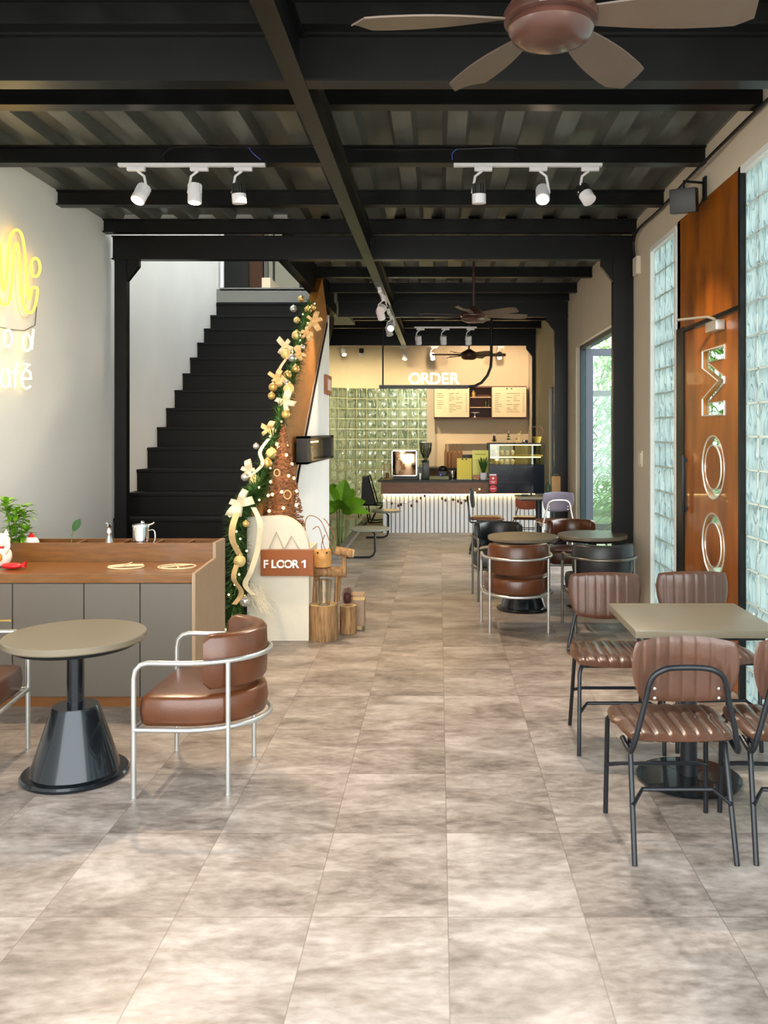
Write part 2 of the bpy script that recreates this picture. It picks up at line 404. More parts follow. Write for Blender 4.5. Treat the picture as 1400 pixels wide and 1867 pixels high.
for y in (9.15, 10.3, 11.42, 12.1, 13.2, 14.3, 15.4, 16.25): trim(ibeam_x(-1.42 if y < 14.5 else -2.37, XR, y, ZJ, ZD), label='black steel joist')
trim(ibeam_y(-.65, 1.5, 16.3, ZM - .004, ZJ - .004, .09), label='black steel spine beam running into the room')
trim(ibeam_y(-1.45, 8.17, 12.3, ZM, ZJ + .15, .1), label='black steel edge beam of the stairwell')
def post(x, y, sgn, z1=ZM, w=.09):
    b = B(); b.box(x - w, x + w, y - .045, y + .045, 0, z1)
    b.box(x - w - .01, x + w + .01, y - .07, y + .07, 0, .012)
    b.prism([(x + sgn * w, z1), (x + sgn * (w + .11), z1), (x + sgn * (w + .11), z1 - .06), (x + sgn * w, z1 - .2)], lambda a, c: (a, y - .03, c), lambda a, c: (a, y + .03, c))
    return b
trim(post(XL + .11, 8.12, 1, w=.055), label='black steel post at the left wall')
trim(post(XR - .10, 8.12, -1), label='black steel post at the right wall')
trim(post(XR - .10, 12.22, -1), label='black steel post at the right wall'); trim(post(XR - .035, 16.3, -1, w=.03), label='black steel post by the back wall')

# left wall, stair wall
struct(B().box(XL - .12, XL, 1.2, 12.25, 0, 6.6).box(XL - .12, XL, 12.25, 14.6, 0, 3.35), 'wall_left', WHITE)
# right wall with openings
def wall_right():
    b = B(); x0, x1 = XR, XR + .14
    ops = [(1.2, 5.22, 0, 3.17), (5.22, 6.525, 0, 3.17), (6.6, 7.42, .1, 3.13), (8.82, 11.5, 0, 2.70), (12.9, 14.3, 0, 2.30)]
    y = 1.1
    for (a, c, z0, z1) in ops:
        if a > y: b.box(x0, x1, y, a, 0, 3.75)
        if z0 > 0: b.box(x0, x1, a, c, 0, z0)
        b.box(x0, x1, a, c, z1, 3.75); y = c
    b.box(x0, x1, y, 17.9, 0, 3.75); return b
struct(wall_right(), 'wall_right', BEIGE)
# back wall + pilaster
struct(B().box(-.20, XR + .1, 17.62, 17.8, 0, 3.75), 'wall_back', mat('warm_plaster', (232, 212, 182), .85, var=.04))
# wall above curved glass
cx0, cy0, R0 = -1.2, 16.45, 1.17
def curve_pts(r):
    P = [(-.20, cy0 + r)]
    for i in range(15): a = pi / 2 + (pi / 2) * i / 14; P.append((cx0 + r * cos(a), cy0 + r * sin(a)))
    P.append((cx0 - r, 12.3)); return P
def curved(r, z0, z1, t=.1):
    b = B(); P = curve_pts(r); Q = curve_pts(r + t)
    for i in range(len(P) - 1):
        v = [b.bm.verts.new((*p, z)) for z in (z0, z1) for p in (P[i], P[i + 1], Q[i + 1], Q[i])]
        for f in ((0, 1, 2, 3), (7, 6, 5, 4), (0, 4, 5, 1), (1, 5, 6, 2), (2, 6, 7, 3), (3, 7, 4, 0)): b.bm.faces.new([v[k] for k in f])
    return b
struct(curved(R0, 2.45, 3.75, .12), 'wall_curved', mat('warm_plaster', (232, 212, 182)))
struct(B().box(-.24, -.08, 17.50, 17.62, 0, 3.6), 'wall_pilaster', BEIGE)
# far glass block wall
w3 = tag(thing('window_3', None, None, (cx0, cy0, 0)), None, None, kind='structure')
gb = B(); mo = B()
path = []
arc = curve_pts(R0)
seglen = 0; dense = []
for i in range(len(arc) - 1):
    a = Vector(arc[i]); c = Vector(arc[i + 1]); n = max(2, int((c - a).length / .01))
    for j in range(n): dense.append(a.lerp(c, j / n))
acc = 0; stops = [dense[0]]
for p, q in zip(dense, dense[1:]):
    acc += (q - p).length
    if acc >= .205: stops.append(q); acc = 0
for p, q in zip(stops, stops[1:]):
    mid = (p + q) / 2; an = math.atan2(q.y - p.y, q.x - p.x); Rz = Matrix.Rotation(an, 3, 'Z'); L_ = (q - p).length
    for k in range(12):
        z0 = .0 + k * .204
        gb.box(mid.x - L_ / 2 + .008, mid.x + L_ / 2 - .008, mid.y - .035, mid.y + .035, z0 + .010, z0 + .194, .012, Rz)
    mo.box(mid.x - L_ / 2 - .006, mid.x - L_ / 2 + .006, mid.y - .038, mid.y + .038, 0, 2.45, 0, Rz, (mid.x, mid.y, 1))
    for k in range(13): mo.box(mid.x - L_ / 2, mid.x + L_ / 2, mid.y - .038, mid.y + .038, k * .204 - .008, k * .204 + .008, 0, Rz)
obj(gb, 'glass_blocks', GBY, w3); obj(mo, 'mortar_grid', MORTG, w3, smooth=False)
# a plain service room behind that wall
struct(B().box(-3.6, 3, 18.9, 19.0, 0, 3.7), 'wall_service_room', mat('service_wall', (190, 196, 180), .8))
point((-.6, 18.3, 2.3), 60, (.75, .9, 1), .15)  # added unseen lamp, stands in for bluish daylight behind the blocks
# right glass block windows
def gwin(n, y0, y1, z0, z1):
    w = tag(thing('window_%d' % n, None, None, (XR + .05, (y0 + y1) / 2, z0)), None, None, kind='structure')
    g = B(); m = B(); ny = max(1, round((y1 - y0) / .201)); nz = round((z1 - z0) / .201); dy = (y1 - y0) / ny; dz = (z1 - z0) / nz
    for i in range(ny):
        for k in range(nz): g.box(XR + .02, XR + .10, y0 + i * dy + .006, y0 + (i + 1) * dy - .006, z0 + k * dz + .006, z0 + (k + 1) * dz - .006, .014)
    for i in range(ny + 1): m.box(XR + .025, XR + .095, y0 + i * dy - .006, y0 + i * dy + .006, z0, z1)
    for k in range(nz + 1): m.box(XR + .025, XR + .095, y0, y1, z0 + k * dz - .006, z0 + k * dz + .006)
    obj(g, 'glass_blocks', GBM, w); obj(m, 'mortar_grid', MORT, w, smooth=False)
    f = B().box(XR - .01, XR + .12, y0 - .04, y0, z0, z1 + .04)
    if n > 1: f.box(XR - .01, XR + .12, y1, y1 + .03, z0, z1 + .04)
    f.box(XR - .01, XR + .12, y0, y1, z1, z1 + .04)
    obj(f, 'window_frame', mat('white_trim', (225, 226, 222), .5), w, smooth=False)
gwin(1, 1.2, 5.195, 0, 3.13); gwin(2, 6.66, 7.40, .1, 3.11)

# wooden door with cut-out letters
d1 = tag(thing('door_1', None, None, (XR + .04, 5.87, 0)), None, None, kind='structure')
obj(B().box(XR, XR + .06, 5.22, 6.6, 2.34, 3.17), 'transom_panel', DOORW, d1, smooth=False)
obj(B().box(XR - .01, XR + .08, 6.42, 6.6, 0, 2.36).box(XR - .01, XR + .08, 5.20, 5.235, 0, 3.17).box(XR - .012, XR + .03, 5.22, 6.5, 2.325, 2.35), 'door_frame', BLUEF if False else STEEL, d1, smooth=False)
def door_leaf():
    cu = bpy.data.curves.new('leaf', 'CURVE'); cu.dimensions = '2D'; cu.fill_mode = 'BOTH'; cu.extrude = .022
    def spl(pts):
        s = cu.splines.new('POLY'); s.points.add(len(pts) - 1)
        for i, (a, c) in enumerate(pts): s.points[i].co = (a, c, 0, 1)
        s.use_cyclic_u = True
    spl([(5.24, .01), (6.41, .01), (6.41, 2.32), (5.24, 2.32)])
    ya, yb = 5.52, 5.98   # letter feet towards the camera, tops away from it
    t = .085
    M_ = [(ya, 2.14), (yb, 2.14), (yb, 2.14 - t - .03), (ya + .13, 1.92), (yb, 1.70 + t + .03), (yb, 1.70), (ya, 1.70), (ya, 1.70 + t), (yb - .13, 1.70 + t), (ya, 1.90), (ya, 1.94), (yb - .13, 2.14 - t), (ya, 2.14 - t)]
    spl(M_)
    for (z0, z1) in ((1.15, 1.565), (.64, 1.055)):
        cz = (z0 + z1) / 2; cy = (ya + yb) / 2; a = .23; c = .208
        spl([(cy + a * cos(2 * pi * k / 40), cz + c * sin(2 * pi * k / 40)) for k in range(40)])
        spl([(cy + (a - .062) * cos(2 * pi * k / 40), cz + (c - .062) * sin(2 * pi * k / 40)) for k in range(40)])
    o = bpy.data.objects.new('leaf_tmp', cu); COL.objects.link(o)
    me = bpy.data.meshes.new_from_object(o.evaluated_get(bpy.context.evaluated_depsgraph_get()))
    b = B(); b.bm.from_mesh(me); bpy.data.objects.remove(o); bpy.data.curves.remove(cu)
    b.mod(lambda v: (XR + .025 + v.z, v.x, v.y)); return b, M_
lf, Mpoly = door_leaf(); lf = obj(lf, 'door_leaf', DOORW, d1, smooth=False)
obj(B().box(XR + .022, XR + .028, 5.3, 6.1, .5, 2.2), 'glass_inlay', CLEAR2, lf, smooth=False)
e = B(); xx = XR + .001
e.tube([(xx, a, c) for a, c in Mpoly], .005, True, 6)
for cz in (1.3575, .8475):
    for rr in (0, .062): e.tube([(xx, 5.75 + (.23 - rr) * cos(2 * pi * k / 40), cz + (.208 - rr) * sin(2 * pi * k / 40)) for k in range(40)], .005, True, 6)
obj(e, 'letter_edging', mat('pale_metal_edging', (225, 225, 222), .3, .6), lf)
obj(B().box(XR - .04, XR - .015, 6.33, 6.36, 1.0, 1.42, .005).box(XR - .02, XR + .0, 6.335, 6.355, 1.02, 1.05).box(XR - .02, XR + .0, 6.335, 6.355, 1.37, 1.40), 'door_handle', BLKM, lf)
obj(B().box(XR - .06, XR, 5.5, 5.72, 2.235, 2.30, .008).tube([(XR - .04, 5.58, 2.31), (XR - .05, 5.7, 2.34), (XR - .16, 6.02, 2.36)], .009), 'door_closer', mat('satin_metal', (190, 186, 178), .35, .7), lf)

# double glass doors
def gdoor(n, y0, y1, zt, leaf_open):
    d = tag(thing('door_%d' % n, None, None, (XR + .1, (y0 + y1) / 2, 0)), None, None, kind='structure')
    obj(B().box(XR + .05, XR + .13, y1 - .07, y1, 0, zt).box(XR + .05, XR + .13, y0, y0 + .05, 0, zt).box(XR + .05, XR + .13, y0, y1, zt - .05, zt), 'door_frame', BLUEF, d, smooth=False)
    for (yy, far) in leaf_open:
        # leaf swung outwards, square to the wall
        x0, x1, z1 = XR + .05, XR + .05 + .95, zt - .07; t = .09
        b = B().box(x0, x0 + t, yy, yy + .05, .03, z1).box(x1 - t, x1, yy, yy + .05, .03, z1).box(x0 + t, x1 - t, yy, yy + .05, z1 - t, z1).box(x0 + t, x1 - t, yy, yy + .05, .03, .13)
        l = obj(b, 'door_leaf', BLUEF, d, smooth=False)
        obj(B().box(x0 + t, x1 - t, yy + .02, yy + .03, .13, z1 - t), 'glass_pane', CLEAR2, l, smooth=False)
        obj(B().tube([(x1 - .05, yy - .03, .95), (x1 - .05, yy - .03, 1.15)], .01), 'handle', CHROME, l)
gdoor(2, 8.85, 11.48, 2.70, [(11.0, 1)])
gdoor(3, 12.9, 14.3, 2.30, [(13.75, 1)])
# outside
def bush(name, label, x, y, h, r, n, L, m, group=None, lean=.5):
    t = thing(name, label, 'plant', (x, y, 0), 0, group)
    b = B(); st = B()
    for i in range(7):
        a = random.uniform(0, 2 * pi); rr = random.uniform(0, r * .5)
        st.tube([(x + rr * .3 * cos(a), y + rr * .3 * sin(a), -.02), (x + rr * cos(a), y + rr * sin(a), h * random.uniform(.7, .95))], .012, seg=6)
    for i in range(n):
        a = random.uniform(0, 2 * pi); rr = r * sqrt(random.random()); z = random.uniform(.1, h)
        d = Vector((cos(a) + random.uniform(-.6, .6), sin(a) + random.uniform(-.6, .6), random.uniform(-.3, .9)))
        b.leaf((x + rr * cos(a), y + rr * sin(a), z), d, L * random.uniform(.6, 1.3), L * .07, .4, n=3)
    obj(b, 'foliage', m, t, smooth=False); obj(st, 'stem', mat('stem_green', (96, 120, 50), .6), t)
for (x, y, h, lb) in ((3.6, 14.8, 3.6, 'tall bamboo clump seen through the open glass door'), (5.0, 16.6, 4.2, 'taller bamboo clump behind, to the right through the glass door'), (3.6, 17.3, 3.4, 'bamboo clump seen through the far narrow door'), (4.5, 19.5, 4.5, 'tallest bamboo clump at the end of the garden')):
    bush('bamboo_clump', lb, x, y, h, .75, 1500, .42, BAMB, 'bamboo outside the glass doors')
for (x, y, h, lb) in ((3.3, 13.2, .95, 'low bright green shrub outside beside the open glass door'), (5.2, 11.2, 1.6, 'green shrub outside the wooden letter door'), (5.4, 8.2, 2.2, 'green shrub outside behind the glass blocks'), (4.6, 13.8, 1.3, 'green shrub outside behind the open door leaf')):
    bush('garden_shrub', lb, x, y, h, .6, 500, .3, LEAFG, 'shrubs outside the right wall')
tag(obj(B().box(2.50, 2.72, 12.3, 12.5, -.02, 4.2), 'garden_pillar', mat('tan_pillar', (190, 150, 100), .7, var=.2), smooth=False), 'tan square pillar standing outside the open glass door', 'pillar')

# ================================================================== STAIRCASE
st = thing('staircase', 'black steel staircase climbing along the left wall', 'stairs', (-2.25, 7.2, 0))
YS, ZS, GO, RI = 8.18, .78, .3155, .2144
for i in range(-3, 13):
    y = YS + GO * i; z = ZS + RI * i
    xr = -1.47; x0 = XL + .005
    b = B().box(x0, xr, y, y + GO + .03, z - .03, z, .003).box(x0, xr, y + .02, y + .035, z - RI, z - .03)
    s = obj(b, 'step', STAIR, st, smooth=False)
obj(B().prism([(7.28, 0), (7.5, 0), (12.2, 3.1), (12.2, 3.3), (11.9, 3.3), (7.28, .1)], lambda a, c: (-1.468, a, c), lambda a, c: (-1.46, a, c)), 'stringer', STEEL, st, smooth=False)
struct(B().box(-6, -1.4, 12.0, 14.6, 3.36, 3.54), 'floor_upper', mat('grey_slab', (120, 120, 114), .6))
struct(B().box(-6, -1.0, 12.3, 14.6, 6.6, 6.7).box(-6.1, -6, 12.2, 14.6, 3.4, 6.7).box(-6, XL - .12, 12.15, 12.25, 3.4, 6.7), 'ceiling_upper', mat('dark_upper_wall', (52, 52, 48), .6))
struct(B().box(-6, -1.0, 14.5, 14.6, 3.54, 6.6), 'wall_upper_back', mat('dark_upper_wall', (52, 52, 48), .6))
trim(B().box(-3.12, -2.90, 14.42, 14.5, 3.54, 5.6), mat('brown_upper_door', (96, 60, 34), .5), 'brown door upstairs')
trim(B().box(-2.88, -2.74, 14.42, 14.5, 3.54, 5.6), mat('pale_upper_panel', (176, 172, 150), .6), 'pale panel upstairs')
trim(B().box(-2.70, -2.3, 14.42, 14.5, 3.82, 5.6), MATS['pale_upper_panel'], 'pale panel upstairs')
trim(B().box(-3.02, -2.98, 12.1, 12.14, 3.54, 5.6), WPLAS, 'white door edge upstairs')
trim(B().box(-3.0, -1.46, 12.0, 12.06, 3.52, 3.56).box(-2.85, -2.8, 14.3, 14.4, 3.9, 5), mat('grey_slab', (120, 120, 114)), 'upper floor edge')
struct(B().box(-1.42, -1.36, 8.2, 14.6, 3.72, 6.6), 'wall_upper_right', WHITE)
struct(B().box(XL, -1.4, 8.08, 8.15, 3.56, 6.6), 'wall_upper_front', WHITE)

# stair side wall (white) + balustrade
zt = lambda y: 1.2 + .787 * (y - 8.44)
poly = [(7.1, 0), (10.77, 0), (10.77, 3.02), (10.6, zt(10.6)), (8.44, 1.2), (8.1, .86), (7.8, .5), (7.5, .2), (7.1, .12)]
struct(B().prism(poly, lambda a, c: (-1.45, a, c), lambda a, c: (-1.35, a, c)), 'wall_stair_side', WHITE)
zr = lambda y: 1.0 + .68 * (y - 6.75)
poly = [(6.80, 0), (7.1, .12), (7.5, .2), (7.8, .5), (8.1, .86), (8.44, 1.2), (10.6, zt(10.6)), (10.75, 3.0), (10.3, 3.4), (6.80, zr(6.80))]
bal = obj(B().prism(poly, lambda a, c: (-1.46, a, c), lambda a, c: (-1.372, a, c)), 'balustrade', BALW, smooth=False)
tag(bal, 'solid ochre plywood balustrade sloping up beside the black stairs', 'balustrade')
obj(B().prism([(8.1, .83), (8.44, 1.17), (10.6, zt(10.6) - .03), (10.6, zt(10.6) + .01), (8.44, 1.21), (8.1, .87)], lambda a, c: (-1.36, a, c), lambda a, c: (-1.345, a, c)), 'edge_trim', STEEL, bal, smooth=False)
# arched white pier
def pier():
    P = [(-1.46, 0), (-1.46, .94), (-1.22, .95)]
    for k in range(12):
        a = pi / 2 * (1 - k / 11); P.append((-1.22 + .23 * cos(a), .68 + .27 * sin(a)))
    P.append((-.99, 0))
    b = B().prism(P, lambda a, c: (a, 6.66, c), lambda a, c: (a, 6.74, c))
    b.box(-1.345, -1.02, 6.74, 7.35, 0, .66); b.box(-1.345, -1.1, 6.74, 7.2, .66, .84); return b
pr = obj(pier(), 'plaster_pier', CREAM, ang=30); tag(pr, 'cream plaster pier with rounded top at the foot of the stairs', 'pier')
mm = B()
for dx, s_ in ((0, 1), (.115, .82)):
    cxm = -1.235 + dx; zz = .83 if dx == 0 else .80
    mm.tube([(cxm - .075, 6.652, .66), (cxm, 6.652, zz), (cxm + .055 * 1, 6.652, .70)], .006, seg=6)
obj(mm, 'peak_emblem', mat('grey_relief', (196, 186, 164), .7), pr)
# FLOOR 1 sign
fs = thing('floor_sign', 'orange-brown floor one sign board on the cream pier', 'sign', (-1.15, 6.61, .49))
pa = px(475, 1003, 6.6); pb = px(571, 1050, 6.6)
obj(B().box(pa.x, pb.x, 6.60, 6.65, pb.z, pa.z, .002), 'board', mat('orange_brown_board', (150, 78, 14), .45, var=.1), fs, smooth=False)
for ch, xx in (('F', 484.5), ('L', 499), ('O', 512), ('O', 525.5), ('R', 538.5), ('1', 555)):
    p = px(xx, 1035, 6.575)
    if ch == '1': bm1 = B().prism([(a * .074 + p.x, c * .074 + p.z) for a, c in ((-.30, .62), (-.30, .50), (-.05, .56), (-.05, 0), (.14, 0), (.14, .78), (-.02, .78))], lambda a, c: (a, p.y - .006, c), lambda a, c: (a, p.y + .006, c))
    else: bm1 = text_bm(ch, .082, .006, Matrix.Translation(p) @ FACE, .0022)
    obj(bm1, 'letter', mat('white_sign_letter', (245, 242, 235), .4), fs, smooth=False)

# pond with kerb, timber pad
struct(B().box(-1.33, -1.23, 10.78, 15.6, 0, .06, .006), 'kerb', CONC)
wt = obj(B().box(-2.36, -1.335, 10.8, 15.55, .0, .03), 'pond_water', WATER, smooth=False); tag(wt, 'still green pond water behind the kerb below the leafy plant', 'water', kind='stuff')
struct(B().box(-1.22, -.9, 14.3, 15.6, 0, .02), 'timber_pad', mat('yellow_timber', (176, 148, 96), .5))

# ================================================================== NEON SIGN on the left wall
XN = XL + .05
def wpt(u, v, x=XN):
    X_ = u / 5.49; Yimg = 400 + v / 5.49; Y = -x * F / (VX - X_)
    return Vector((x, Y, H + (VY - Yimg) * Y / F))
ns = thing('neon_sign', 'glowing yellow neon wave and lettering on the left white wall', 'neon sign', (XN, 6.4, 1.9))
wave = [(40, 715), (62, 600), (85, 300), (110, 160), (165, 105), (215, 150), (245, 300), (262, 500), (283, 760), (297, 800), (312, 740), (322, 690), (350, 682), (375, 695), (365, 800), (340, 900), (300, 935), (255, 900), (220, 780), (205, 600), (190, 350), (172, 245), (150, 270), (130, 450), (110, 700), (85, 830), (40, 855)]
P = [wpt(u, v) for u, v in wave]; y0 = P[0].y
Q = [Vector((p.x, 2 * y0 - p.y, p.z)) for p in P]
full = P + Q[::-1][1:-1]
obj(B().tube(full, .0095, True, 8, smooth=4), 'wave', NEON, ns)
def ell(cu, cv, ru, rv, n=20): return [wpt(cu + ru * cos(2 * pi * k / n), cv + rv * sin(2 * pi * k / n)) for k in range(n)]
obj(B().tube(ell(355, 480, 46, 92), .0095, True, 8), 'dot', NEON, ns)
dY = wpt(270, 1235).y - wpt(80, 1190).y
def ntube(lists, nm='letter', dy=0, m=NEONW):
    b = B()
    for (pts, cl) in lists: b.tube([Vector((p.x, p.y + dy, p.z)) for p in pts], .0085, cl, 8)
    obj(b, nm, m, ns)
ntube([(ell(80, 1190, 40, 86), True)]); ntube([(ell(268, 1235, 42, 82), True), ([wpt(335, 1100), wpt(318, 1300)], False)])
ntube([(ell(80, 1170, 40, 86), True)], dy=-dY)
ntube([([wpt(50, 1250), wpt(50, 1080)], False), ([wpt(50, 1110), wpt(80, 1075), wpt(100, 1110), wpt(100, 1250)], False), ([wpt(100, 1110), wpt(130, 1075), wpt(150, 1110), wpt(150, 1250)], False)], dy=-2 * dY)
ntube([(ell(52, 1590, 44, 88), True), ([wpt(96, 1500), wpt(100, 1680)], False)])
ntube([([wpt(185, 1440), wpt(160, 1448), wpt(150, 1500), wpt(148, 1690)], False), ([wpt(125, 1530), wpt(182, 1530)], False)])
ntube([([wpt(215, 1595), wpt(310, 1595), wpt(300, 1530), wpt(262, 1505), wpt(225, 1540), wpt(213, 1600), wpt(228, 1670), wpt(265, 1697), wpt(302, 1672)], False), ([wpt(240, 1448), wpt(298, 1455), wpt(255, 1490)], False)])
ntube([([wpt(30 + 45 * cos(a), 1580 + 90 * sin(a)) for a in [radians(-50 - 260 * k / 14) for k in range(15)]], False)], dy=-.2)
obj(B().tube([wpt(368, 870, XL + .01), wpt(350, 1060, XL + .01), wpt(240, 1115, XL + .01), wpt(130, 1105, XL + .01), wpt(0, 1080, XL + .01)], .0025, seg=5), 'wire', BLKM, ns)
point(wpt(200, 500, XL + .25), 1.5, (1, .75, .3), .1); point(wpt(160, 1400, XL + .25), 1.0, (1, .8, .45), .1)

# ================================================================== TRACK LIGHTS
def track(label, p0, p1, heads, group='white track lights on the ceiling'):
    """heads: (fraction, tilt direction vector, lit, dark_body)"""
    p0 = Vector(p0); p1 = Vector(p1); T = thing('track_light', label, 'track light', tuple((p0 + p1) / 2), 0, group)
    d = (p1 - p0).normalized(); w = .018
    b = B()
    if abs(d.x) > .5: b.box(p0.x, p1.x, p0.y - w, p0.y + w, p0.z - .02, p0.z)
    else: b.box(p0.x - w, p0.x + w, p0.y, p1.y, p0.z - .02, p0.z)
    obj(b, 'rail', WPLAS, T, smooth=False)
    if p0.y > 16.5: obj(B().tube([p0.lerp(p1, .5), Vector(((p0.x + p1.x) / 2, p0.y, ZD))], .008), 'hanger', WPLAS, T)
    for (f, dr, lit, dark) in heads:
        q = p0.lerp(p1, f); a = d * .055
        hb = B()
        if abs(d.x) > .5: hb.box(q.x - .06, q.x + .06, q.y - w, q.y + w, q.z - .05, q.z - .02, .004)
        else: hb.box(q.x - w, q.x + w, q.y - .06, q.y + .06, q.z - .05, q.z - .02, .004)
        s = -1 if dr[0] <= 0 else 1
        hd = Vector(dr).normalized(); c = q + Vector((0, 0, -.21)) + Vector((-s * .03, 0, 0))
        hb.tube([q + Vector((-s * .01, 0, -.05)), q + Vector((-s * .055, 0, -.085)), q + Vector((-s * .075, 0, -.20))], .009, seg=8)
        o = obj(hb, 'head_arm', WPLAS, T)
        Mr = hd.to_track_quat('Z', 'Y').to_matrix()
        hbm = B().lathe([(.02, -.075), (.042, -.072), (.045, -.01), (.047, .0), (.047, .055), (.04, .058), (.038, .05)], c, 20, Mr)
        for k in range(14):
            an = 2 * pi * k / 14; v = Mr @ Vector((.044 * cos(an), .044 * sin(an), -.04)); u = Mr @ Vector((0, 0, .03))
            hbm.tube([c + v - u, c + v + u], .004, seg=4)
        h = obj(hbm, 'spot_head', BPLAS if dark else WPLAS, T)
        if dark: obj(B().lathe([(.030, -.005), (.048, -.004), (.048, .058), (.035, .06)], c, 20, Mr), 'white_cap', WPLAS, h)
        obj(B().lathe([(.001, .052), (.037, .052), (.037, .0555), (.001, .056)], c, 16, Mr), 'lens', LENS if lit else mat('unlit_lens', (190, 190, 190), .3), h)
track('white track light with three heads on the left half of the ceiling', (-2.16, 5.9, ZJ), (-1.17, 5.9, ZJ), [(.12, (-.25, -.6, -1), 1, 0), (.55, (.02, -.12, -1), 1, 0), (.85, (.08, .05, -1), 0, 1)])
track('white track light with three heads on the right half of the ceiling', (.10, 5.9, ZJ), (1.10, 5.9, ZJ), [(.2, (.02, .1, -1), 0, 1), (.57, (-.1, -.9, -1), 1, 0), (.92, (.45, -.6, -1), 1, 1)])
track('white track light mounted lengthwise under the spine beam, near end', (-.655, 9.6, ZM - .004), (-.655, 10.5, ZM - .004), [(.15, (-.5, -1, -.8), 1, 1), (.8, (.2, 1, -1), 0, 0)])
track('white track light mounted lengthwise under the spine beam, far end', (-.655, 11.3, ZM - .004), (-.655, 12.2, ZM - .004), [(.2, (-.1, -1, -.7), 1, 0), (.85, (.2, -.3, -1), 0, 0)])
track('white track light with three heads above the order sign', (-.37, 13.15, 3.16), (.57, 13.15, 3.16), [(.1, (.05, .4, -1), 0, 0), (.5, (.05, .4, -1), 0, 0), (.9, (.05, .4, -1), 0, 0)])
track('white track light at the far left above the curved glass wall', (-1.95, 16.7, 3.30), (-1.4, 16.7, 3.30), [(.3, (.3, -.6, -1), 1, 0), (.8, (-.1, .5, -1), 0, 1)])
track('white track light at the back left of the menu wall', (-.9, 16.7, 3.22), (0, 16.7, 3.22), [(.25, (-.1, -.5, -1), 1, 0), (.9, (.15, -.5, -1), 1, 0)])
track('white track light at the back right of the menu wall', (.3, 16.9, 3.25), (1.3, 16.9, 3.25), [(.2, (-.1, .5, -1), 0, 1), (.9, (.1, .5, -1), 0, 1)])
def cable(label, pts, m=BLKM, r=.005): tag(obj(B().tube(pts, r, seg=6, smooth=4), 'cable', m), label, 'cable')
cable('black cable looping along the joist to the left track light', [(-1.84, 5.85, 3.41), (-1.83, 5.86, 3.47), (-1.7, 5.85, 3.50), (-1.2, 5.85, 3.49), (-.75, 5.85, 3.50), (-.5, 5.85, 3.48), (.1, 5.85, 3.48)])
cable('thin blue wire hanging at the right end of the left track light', [(-1.27, 5.84, 3.49), (-1.24, 5.84, 3.45), (-1.19, 5.85, 3.41)], mat('blue_wire', (60, 80, 190), .5), .003)
cable('black cable looping along the joist to the right track light', [(.11, 5.85, 3.48), (.5, 5.85, 3.49), (.52, 5.85, 3.45), (.53, 5.85, 3.41)])
cable('thin blue wire hanging at the left end of the right track light', [(.12, 5.84, 3.48), (.09, 5.84, 3.45), (.09, 5.85, 3.41)], mat('blue_wire', (60, 80, 190), .5), .003)
cable('bundle of black cables along the top of the right wall', [(1.76, 4.2, 3.36), (1.77, 5.0, 3.385), (1.74, 5.9, 3.36), (1.77, 7.0, 3.37), (1.76, 7.85, 3.36), (1.775, 7.9, 3.1)], r=.012)

# ================================================================== CEILING FANS
def fan():
    T = thing('ceiling_fan', '', 'ceiling fan', (0, 0, 0))
    obj(B().lathe([(.02, -.055), (.08, -.05), (.115, -.035), (.128, -.012), (.125, 0), (.12, .01), (.05, .03)], seg=40), 'bottom_cover', FANB, T, local=True)
    obj(B().lathe([(.10, .005), (.14, .012), (.142, .035), (.12, .07), (.06, .10), (.03, .12)], seg=40), 'motor_housing', FANB, T, local=True)
    obj(B().tube([(0, 0, .1), (0, 0, .66)], .013), 'down_rod', FANB, T, local=True)
    obj(B().lathe([(.012, .60), (.05, .63), (.07, .70), (.07, .715)], seg=24), 'ceiling_cap', FANB, T, local=True)
    for k in range(6):
        a = radians(-5 + 60 * k); R = Matrix.Rotation(a, 3, 'Z')
        b = B(); n = 10; prev = None
        for i in range(n + 1):
            t = i / n; r = .12 + t * .48; w = .03 + .045 * sin(min(1, t * 1.5) * pi / 2) ; w *= (1 if t < .85 else sqrt(max(.05, 1 - ((t - .85) / .16) ** 2)))
            q = [(r, -w, .03 + .018), (r, w, .03 - .012), (r, w, .024 - .012), (r, -w, .024 + .018)]
            ring = [b.bm.verts.new(R @ Vector(p)) for p in q]
            if prev:
                for j in range(4): b.bm.faces.new((prev[j], prev[(j + 1) % 4], ring[(j + 1) % 4], ring[j]))
            else: b.bm.faces.new(ring)
            prev = ring
        b.bm.faces.new(prev)
        obj(b, 'blade', FANW, T, local=True, ang=30)
    return T
f0 = fan(); f0.location = (.335, 2.62, 2.81); f0['label'] = 'brown six-bladed ceiling fan close to the camera at top right'; f0['group'] = 'ceiling fans'
dup(f0, (.37, 9.3, 2.80), radians(20), 'dark ceiling fan halfway down the room above the round tables')
dup(f0, (.49, 14.2, 2.80), radians(8), 'small dark ceiling fan furthest away beside the order sign')

# ================================================================== ROUND TABLES
def round_table():
    T = thing('round_table', '', 'table', (0, 0, 0), 0, 'round pedestal tables with taupe tops')
    obj(B().lathe([(.295, .622), (.312, .624), (.316, .63), (.316, .65), (.312, .656), (.0, .656)], seg=64), 'tabletop', STONE, T, local=True, ang=30)
    obj(B().lathe([(.02, .598), (.27, .600), (.285, .622), (.02, .622)], seg=48), 'under_plate', BLKM, T, local=True)
    obj(B().lathe([(.038, .3), (.038, .6)], seg=24), 'pole', GUN, T, local=True)
    obj(B().lathe([(.05, .325), (.10, .325), (.108, .31), (.20, .03), (.04, .028)], seg=40), 'cone_base', GUN, T, local=True, ang=30)
    obj(B().lathe([(.04, .004), (.236, .004), (.240, .016), (.232, .026), (.2, .03)], seg=48), 'foot_plate', GUN, T, local=True)
    return T
T0 = round_table(); T0.location = (-1.69, 4.07, 0); T0['label'] = 'round taupe table on a black cone base before the wooden counter at left'
